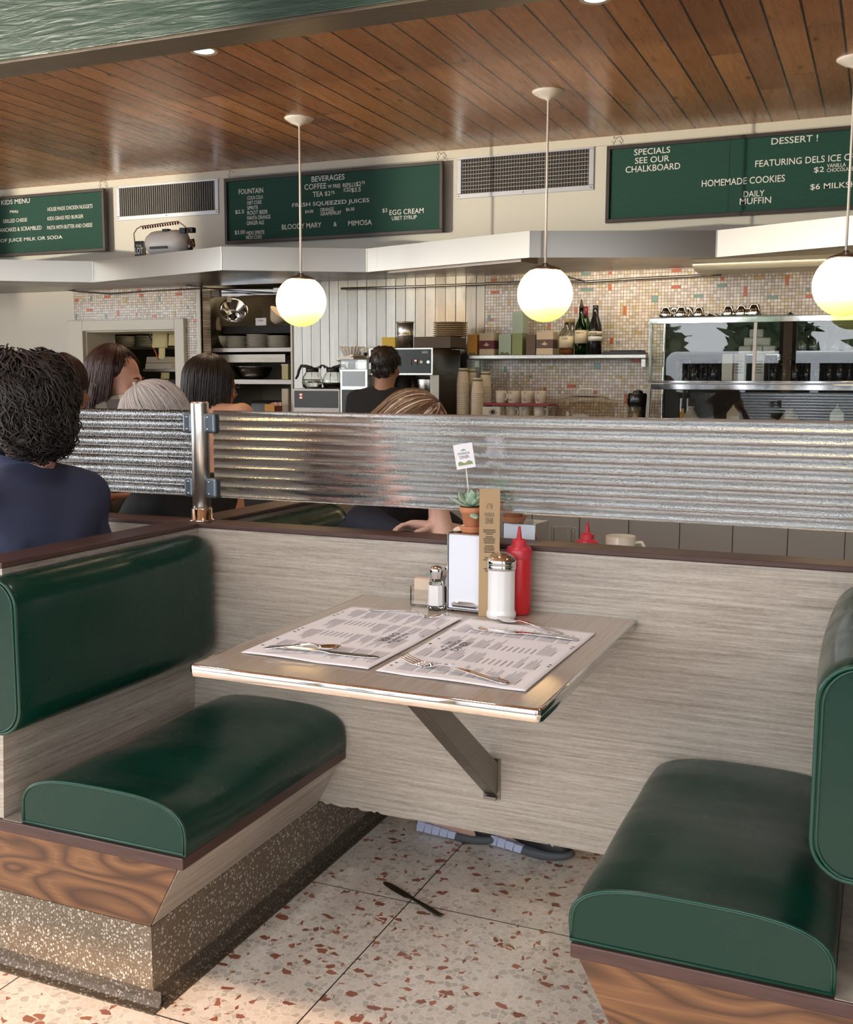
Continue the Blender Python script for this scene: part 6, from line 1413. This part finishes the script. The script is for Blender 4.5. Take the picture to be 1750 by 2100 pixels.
def curls(mb, n, cen, rad, ln, rs, lift=.004, amp=.007, w0=.0042, ok=lambda d: True):
    k = 0
    while k < n:
        d = Vector((rs.gauss(0, 1), rs.gauss(0, 1), rs.gauss(0, 1))).normalized()
        if not ok(d) or d.z > .95: continue
        k += 1; lump = 1+.05*math.sin(d.x*7+d.z*5)+.05*math.sin(d.y*8-d.z*6+1); lim = rs.uniform(1.04, 1.20)*lump; p = Vector((d.x*rad[0], d.y*rad[1], d.z*rad[2]))*rs.uniform(.94, 1.02)*lump; nrm = d
        g = Vector((rs.uniform(-.45, .45), rs.uniform(-.45, .45), -1.0)) + Vector((d.x, d.y, 0))*(.9 if d.z > .6 else .1); tdir = (g-nrm*g.dot(nrm)).normalized(); bi = nrm.cross(tdir)
        L = ln*rs.uniform(.6, 1.25); ph = rs.uniform(0, 6.3); tn = rs.uniform(.8, 1.9)*2*PI; N = 9; pts = []; sw = rs.uniform(-.5, .5)
        for i in range(N+1):
            t_ = i/N; q = tn*t_+ph; c = p+tdir*(L*t_)+bi*(amp*math.sin(q)*(.4+t_)+sw*L*t_*t_*.6)+nrm*(lift+amp*.8*math.cos(q)*(.3+t_))
            e = Vector((c.x/rad[0], c.y/rad[1], c.z/rad[2])); 
            if e.length > lim: c = c*(lim/e.length)
            pts.append(m @ (c+cen))
        mb.tube(pts, [w0*(1-.7*(i/N)**2)*(.6+.4*min(1, i/2)) for i in range(N+1)], 5, cap=False)
lk = MB(); back = lambda d: not (d.y > .45 and d.z < .35)
curls(lk, 1500, HC, (.107, .115, .115), .105, rs, lift=.004, amp=.0085, w0=.0036, ok=lambda d: back(d) and d.z > -.25)
curls(lk, 700, Vector((0, -.045, -.035)), (.099, .101, .085), .075, rs, lift=.004, amp=.009, w0=.0030, ok=lambda d: d.y < .35 and d.z < .3)
curls(lk, 160, HC, (.108, .116, .116), .07, rs, lift=.010, amp=.014, w0=.0022, ok=lambda d: back(d) and d.z > -.4)
curls(lk, 260, Vector((0, -.05, -.055)), (.100, .100, .085), .06, rs, lift=.008, amp=.014, w0=.0020, ok=lambda d: d.y < .3 and d.z < -.1)
o = lk.build('locks', 'hair_curl', hr, fix=False)
co = MB(); ca = [(.082, -.185), (.068, -.150), (.066, -.128), (.070, -.126), (.073, -.148), (.090, -.185)]; co.lathe(ca, seg=28, mat=m @ T(0, -.035, 0) @ Rx(.22), closed=True)
o = co.build('collar', 'cloth_navy', man); loc(man, o)
# --- grey-haired person beyond the screen
Hg = (-.905, .330, 1.148)
J = seat_pose(Hg, math.radians(90), math.radians(112), -.06, -.02)
J['hip'] = Vector((-.79, .35, .53)); 
for s_, q in (('L', -1), ('R', 1)): J['sh'+s_] = Vector((-.80, .38+.185*q, .93)); J['el'+s_] = Vector((-.90, .38+.21*q, .72)); J['wr'+s_] = Vector((-1.1, .36+.16*q, .79))
gp, m = person('grey-haired person in black behind the short ribbed screen', J, 'skin_pale', 'cloth_black', 'denim', yaw=math.radians(90), voxel=.0105, sleeve=1.85, wide=1.15)
rs = random.Random(4); hb = MB(); hb.ball(m @ Vector((0, -.020, .038)), (.088, .100, .092), 3, m.to_3x3().to_4x4()); hb.hull([(m @ Vector((0, -.07, -.03)), .05), (m @ Vector((.05, -.03, -.03)), .04), (m @ Vector((-.05, -.03, -.03)), .04)])
hr = organic('hair', hb, 'hair_grey_dark', gp, .007)
m2 = m @ T(0, -.018, .036) @ Rx(-.45) @ Rz(.3) @ T(0, .018, -.036)
lk = MB(); strands(lk, m2, 620, (.094, .104, .100), .20, rs, (0, 2*PI), (.03, 1.2), .0034, 0, 1, .9, (0, -.018, .036), jit=.012); lk.build('locks', 'hair_grey', hr, fix=False)
# --- fair-haired woman in the far booth, head on her hand
Hb = (-.045, .450, 1.125)
yw_ = math.radians(-90)
J = dict(head=(Hb, math.radians(-78), -.10), neck=(-.135, .450, .955), hip=(-.275, .450, .555), shL=(-.13, .62, .885), shR=(-.13, .285, .885), elR=(.165, .165, .800), wrR=(.075, .305, .985), hdR=(-.30, .35, .80), hnR=(-.7, .5, 0),
         elL=(.06, .66, .80), wrL=(.105, .260, .892), hdL=(-1.0, -.75, .18), hnL=(.2, -.3, -1), knL=(.16, .55, .52), knR=(.14, .36, .52), anL=(.255, .335, .085), anR=(.075, .330, .085))
J['foot'] = Vector((1, -.12, 0))
wp, m = person('fair-haired person in dark navy leaning on an elbow beyond the divider', J, 'skin_pale', 'cloth_ink', 'denim', shoes=False, yaw=yw_, voxel=.0052, sleeve=.62, hcurl=.75)
rs = random.Random(9); hb = MB(); hb.ball(m @ Vector((0, -.022, .038)), (.086, .100, .090), 3, m.to_3x3().to_4x4()); hb.hull([(m @ Vector((0, -.085, -.02)), .050), (m @ Vector((0, -.10, -.12)), .045), (m @ Vector((.045, -.07, -.06)), .035), (m @ Vector((-.045, -.07, -.06)), .035)])
hr = organic('hair', hb, 'hair_blonde_dark', wp, .007)
lk = MB(); m2 = m @ T(0, -.020, .036) @ Rx(-.75) @ Rz(-.35) @ T(0, .020, -.036)
strands(lk, m2, 900, (.091, .103, .098), .24, rs, (PI*.22, PI*1.78), (.02, 1.0), .0024, 0, 1, .95, (0, -.020, .036), jit=.004); strands(lk, m, 120, (.088, .098, .094), .075, rs, (-PI*.35, PI*.35), (.02, .35), .0030, 0, 1, .9, (0, -.026, .038), jit=.004); lk.m = 1; strands(lk, m2, 420, (.0925, .104, .099), .24, rs, (PI*.22, PI*1.78), (.02, 1.0), .0022, 0, 1, .95, (0, -.020, .036), jit=.004); lk.m = 2; strands(lk, m2, 140, (.0925, .104, .099), .22, rs, (PI*.22, PI*1.78), (.02, 1.0), .0020, 0, 1, .95, (0, -.020, .036), jit=.004); lk.build('locks', ['hair_blonde', 'hair_blonde_dark', 'packet_tan'], hr, fix=False)
def sneaker(heel, toe, lab):
    a, b = Vector(heel), Vector(toe); d = b-a; m_ = T(a.x, a.y, 0) @ Rz(math.atan2(d.y, d.x)) @ Matrix.Diagonal((d.length/.285, 1, 1, 1))
    P = lambda x, y, z: m_ @ Vector((x, y, z))
    u = MB(); u.hull([(P(.03, 0, .060), .032), (P(.03, 0, .085), .034), (P(.10, 0, .060), .036), (P(.16, .0, .050), .036), (P(.225, 0, .038), .034), (P(.255, 0, .034), .024)])
    o = organic('sneaker', u, 'shoe_black', wp, .006)
    so = MB(); outl = []
    for i in range(28):
        t_ = 2*PI*i/28; x = .1425+.1425*math.cos(t_); w_ = (.036+.012*max(0, math.cos(t_))*1.0-.004*math.cos(2*t_))*math.sin(t_); outl.append((x, w_))
    lift = lambda x: .010*max(0, (x-.20)/.085)**2
    n = len(outl); vs = []
    for z, k_ in ((.001, .93), (.006, 1.0), (.017, 1.03), (.023, .98)): vs += [P(.1425+(x-.1425)*k_, y*k_, z+lift(x)) for x, y in outl]
    so.add(vs, [(r_*n+i, r_*n+(i+1) % n, (r_+1)*n+(i+1) % n, (r_+1)*n+i) for r_ in range(3) for i in range(n)]+[tuple(range(n-1, -1, -1)), tuple(range(3*n, 4*n))], True)
    so = so.build('sole', 'shoe_grey', o)
    li = MB()
    for i in range(5):
        x = .02+.026*i; li.prism([(x, .006), (x+.023, .006), (x+.030, .036-.002*i), (x+.004, .036-.002*i)], 'y', -.0415-.002, -.030, m_)
    li.build('sole_panel', 'shoe_lilac', o)
    tk = MB(); tk.tube([P(.205, -.0345, .050), P(.222, -.0335, .060), P(.240, -.030, .046)], .0026, 6); tk.build('tick', 'white', o)
    return o
sneaker((.005, .345, 0), (.278, .318, 0), ''); sneaker((.205, .352, 0), (.487, .292, 0), '')
# --- plaid shirt, long auburn hair, in profile at the counter
Hp = (-1.865, 1.36, 1.285)
J = seat_pose(Hp, math.radians(-4), math.radians(-74), -.16, .10, .74, foot_z=.32)
J['neck'] = Vector(Hp)+Vector((-.045, -.05, -.105)); J['hip'] = Vector((J['neck'].x, J['neck'].y-.12, .74))
for s_, q in (('L', -1), ('R', 1)): J['sh'+s_] = J['neck']+Vector((.175*q, -.01, -.004)); J['el'+s_] = J['sh'+s_]+Vector((.01*q, .10, -.24)); J['wr'+s_] = J['el'+s_]+Vector((-.08*q, .20, .05))
pp, m = person('person with long auburn hair and plaid shirt seen in profile', J, 'skin', 'plaid', 'denim', yaw=math.radians(-4), voxel=.0105, sleeve=1.85, k=1.08, wide=1.2)
rs = random.Random(14); hb = MB(); hb.ball(m @ Vector((0, -.026, .044)), (.090, .100, .090), 3, m.to_3x3().normalized().to_4x4()); hb.hull([(m @ Vector((0, -.07, -.02)), .06), (m @ Vector((.045, -.06, -.10)), .040), (m @ Vector((-.045, -.06, -.10)), .040), (m @ Vector((0, -.10, -.10)), .040), (m @ Vector((-.05, -.02, .0)), .04), (m @ Vector((.05, -.02, .0)), .04)])
hr = organic('hair', hb, 'hair_auburn', pp, .008)
lk = MB(); strands(lk, m, 480, (.096, .108, .100), .30, rs, (PI*.54, PI*1.46), (.02, 1.0), .0046, .003, 1.5, .95, (0, -.024, .040), jit=.006, flare=.10); strands(lk, m, 150, (.098, .106, .100), .25, rs, (PI*.40, PI*.54), (.02, .5), .0044, 0, 1, .95, (0, -.024, .040)); strands(lk, m, 80, (.094, .104, .098), .10, rs, (PI*.25, PI*.42), (.02, .35), .0042, 0, 1, .9, (0, -.024, .040)); strands(lk, m, 120, (.094, .104, .098), .10, rs, (PI*1.46, PI*1.75), (.02, .35), .0042, 0, 1, .9, (0, -.024, .040)); strands(lk, m, 100, (.092, .098, .098), .065, rs, (-PI*.5, PI*.5), (.02, .3), .0042, 0, 1, .9, (0, -.030, .040)); lk.build('locks', 'hair_auburn', hr, fix=False)
ey = MB()
for sx in (-1, 1): ey.ball(m @ Vector((sx*.030, .081, .004)), (.0105, .0105, .0105)); 
o = ey.build('eyes', 'lamp_white', pp); loc(pp, o)
ey = MB()
for sx in (-1, 1): ey.ball(m @ Vector((sx*.030, .0885, .004)), (.0055, .0055, .0055)); ey.tube([m @ Vector((sx*.014, .092, .024)), m @ Vector((sx*.030, .091, .029)), m @ Vector((sx*.046, .080, .024))], [.003, .0036, .002], 6)
o = ey.build('brows_and_irises', 'hair_auburn', pp); loc(pp, o)
# --- dark bob, peach top
Ho = (-1.425, 1.43, 1.262)
J = seat_pose(Ho, math.radians(0), math.radians(-28), -.10, .06, .74, foot_z=.32)
for s_, q in (('L', -1), ('R', 1)): J['sh'+s_] = Vector(Ho)+Vector((.175*q, -.05, -.122)); J['el'+s_] = J['sh'+s_]+Vector((.005*q, .10, -.24)); J['wr'+s_] = J['el'+s_]+Vector((-.08*q, .20, .03))
op, m = person('person with dark bobbed hair, glasses and peach top at the counter', J, 'skin_tan', 'cloth_peach', 'denim', yaw=0, voxel=.0105, sleeve=.6, wide=1.05)
rs = random.Random(31); hb = MB(); hb.ball(m @ Vector((0, -.024, .036)), (.088, .102, .092), 3, m.to_3x3().to_4x4()); hb.hull([(m @ Vector((.045, -.05, -.06)), .045), (m @ Vector((-.045, -.05, -.06)), .045), (m @ Vector((0, -.08, -.06)), .048), (m @ Vector((0, -.05, .02)), .07)])
hr = organic('hair', hb, 'hair_dark', op, .008)
lk = MB(); strands(lk, m, 420, (.094, .108, .098), .235, rs, (PI*.30, PI*1.70), (.02, 1.0), .0044, 0, 1, .95, (0, -.022, .034), jit=.004); lk.build('locks', 'hair_dark', hr, fix=False)
gl = MB()
for sx in (-1, 1): gl.tube([m @ Vector((sx*.033+.023*math.cos(q), .098, .004+.020*math.sin(q))) for q in [k*2*PI/14 for k in range(15)]], .0018, 5, cap=False); gl.tube([m @ Vector((sx*.056, .096, .008)), m @ Vector((sx*.080, .04, .008)), m @ Vector((sx*.082, -.005, .006))], .0018, 5)
gl.tube([m @ Vector((-.011, .099, .006)), m @ Vector((.011, .099, .006))], .0018, 5)
o = gl.build('glasses', 'black_gloss', op); loc(op, o)
# --- half-hidden diner with a hair clip
c = EYE+ray(130, 795)*3.85
J = seat_pose((c.x, c.y, c.z-.01), math.radians(-20), math.radians(10), 0, .05)
qp, m = person('person with pinned brown hair half hidden behind the curly head', J, 'skin_shade', 'cloth_black', 'denim', yaw=math.radians(-20), voxel=.011, sleeve=1.8)
hb = MB(); hb.ball(m @ Vector((0, -.024, .038)), (.084, .096, .088), 3, m.to_3x3().to_4x4()); hb.ball(m @ Vector((0, -.12, .02)), (.04, .04, .04)); hr = organic('hair', hb, 'hair_auburn', qp, .008)
rs = random.Random(5); lk = MB(); strands(lk, m, 260, (.088, .100, .093), .13, rs, (PI*.3, PI*1.7), (.05, 1.2), .0042, 0, 1, .5, (0, -.022, .036)); lk.build('locks', 'hair_auburn', hr, fix=False)
o = MB().box(-.010, .010, -.004, .004, -.03, .03, m @ T(.085, -.02, .04) @ Rz(PI/2)).build('hair_clip', 'black_gloss', hr)
# --- barista
c = atY(792, 748, 3.05)
yb = math.radians(4); f_ = Vector((-math.sin(yb), math.cos(yb), 0)); r_ = Vector((math.cos(yb), math.sin(yb), 0)); U = Vector((0, 0, 1))
Hq = Vector((c.x, c.y, c.z-.012)); nk_ = Hq-U*.128-f_*.03; hp_ = Vector((nk_.x, nk_.y, .78))-f_*.03
J = dict(head=(Hq, yb, -.12), neck=nk_, hip=hp_)
for s_, q in (('L', -1), ('R', 1)):
    J['sh'+s_] = nk_-U*.050+r_*(.165*q); J['el'+s_] = J['sh'+s_]-U*.22+r_*(.07*q)+f_*.07; J['wr'+s_] = J['el'+s_]+f_*.22-r_*(.04*q)+U*.02
    J['kn'+s_] = Vector((hp_.x, hp_.y, .42))+r_*(.09*q)+f_*.02; J['an'+s_] = Vector((hp_.x, hp_.y, .09))+r_*(.10*q)
bp, m = person('person in a black tee working at the coffee brewer, back turned', J, 'skin_tan', 'cloth_black', 'cloth_black', yaw=yb, voxel=.0105, sleeve=.75, k=.92, wide=1.05)
hb = MB(); hb.ball(m @ Vector((0, -.022, .034)), (.083*.95, .098*.95, .090*.95), 3, m.to_3x3().normalized().to_4x4()); hb.hull([(m @ Vector((.03, -.065, -.03)), .032), (m @ Vector((-.03, -.065, -.03)), .032), (m @ Vector((0, -.04, .03)), .06)])
hr = organic('hair', hb, 'hair_dark', bp, .007)
rs = random.Random(8); lk = MB(); curls(lk, 420, Vector((0, -.022, .032)), (.080, .094, .088), .045, rs, lift=.002, amp=.004, w0=.0034, ok=lambda d: d.y < .4 and d.z > -.55); curls(lk, 60, Vector((0, -.055, -.045)), (.060, .045, .03), .04, rs, lift=.004, amp=.006, w0=.0022, ok=lambda d: d.y < -.2)
lk.build('locks', 'hair_dark', hr, fix=False)

bpy.data.scenes.remove(TMP)
# ------------------------------------------------------------------ outside the windows behind the camera
rs = random.Random(17)
def tree(label, x, y, h, r, seed):
    t_ = thing('hedge_tree', label, 'tree', (x, y, -.15), 0, 'trees across the forecourt'); rr_ = random.Random(seed)
    MB().tube([(0, 0, 0), (.05, .02, h*.4), (0, 0, h*.7)], [.16, .12, .06], 8).build('trunk', 'bark', t_)
    cr = MB()
    for k in range(420):
        a = rr_.uniform(0, 2*PI); q = rr_.uniform(-.9, 1); s_ = math.sqrt(1-q*q)*rr_.uniform(.6, 1); p = Vector((r*s_*math.cos(a), r*s_*math.sin(a), h*.62+h*.42*q*.9)); d = .16+.2*rr_.random()
        n_ = Matrix.Rotation(rr_.uniform(0, 6), 4, Vector((rr_.uniform(-1, 1), rr_.uniform(-1, 1), rr_.uniform(-1, 1))).normalized())
        cr.prism([(-d, 0), (0, -d*.4), (d, 0), (0, d*.4)], 'z', -.01, .01, T(*p) @ n_)
    cr.ball((0, 0, h*.60), (r*.75, r*.75, h*.36)); cr.build('crown', 'hedge', t_)
for i, x in enumerate((-9.5, -6.6, -4.0, -1.3, 1.6, 4.6, 7.4)): tree('bushy green tree across the forecourt, %s in its row' % NTH[i], x, -15.5+rs.uniform(-.8, .8), rs.uniform(2.8, 3.6), rs.uniform(1.05, 1.2), i)
va = thing('van', 'white van parked outside the front windows', 'van', (-.2, -11.0, -.15))
mb = MB(); mb.prism([(-2.4, .35), (2.3, .35), (2.35, 1.0), (1.9, 1.12), (1.25, 1.95), (.9, 2.02), (-2.3, 2.02), (-2.42, 1.9)], 'y', -.9, .9); mb.build('body', 'car_white', va, bevel=.06)
mb = MB()
for x0, x1 in ((-2.1, -1.1), (-.95, .15)): mb.box(x0, x1, .901, .906, 1.25, 1.8)
mb.prism([(.3, 1.22), (1.45, 1.22), (1.08, 1.8), (.3, 1.8)], 'y', .901, .906); mb.build('side_window', 'black_gloss', va)
for x in (-1.5, 1.5):
    for y in (-.8, .8): MB().lathe([(0, -.1), (.33, -.1), (.35, -.06), (.35, .06), (.33, .1), (0, .1)], (x, y, .35), 24, Rx(PI/2)).build('wheel', 'tyre', va)

struct('glint_blocker_outside', MB().box(-16, 6, -6.2, -6.0, -.15, .868), 'asphalt')  # added low wall, placed to keep the glint's lower rays off the booths
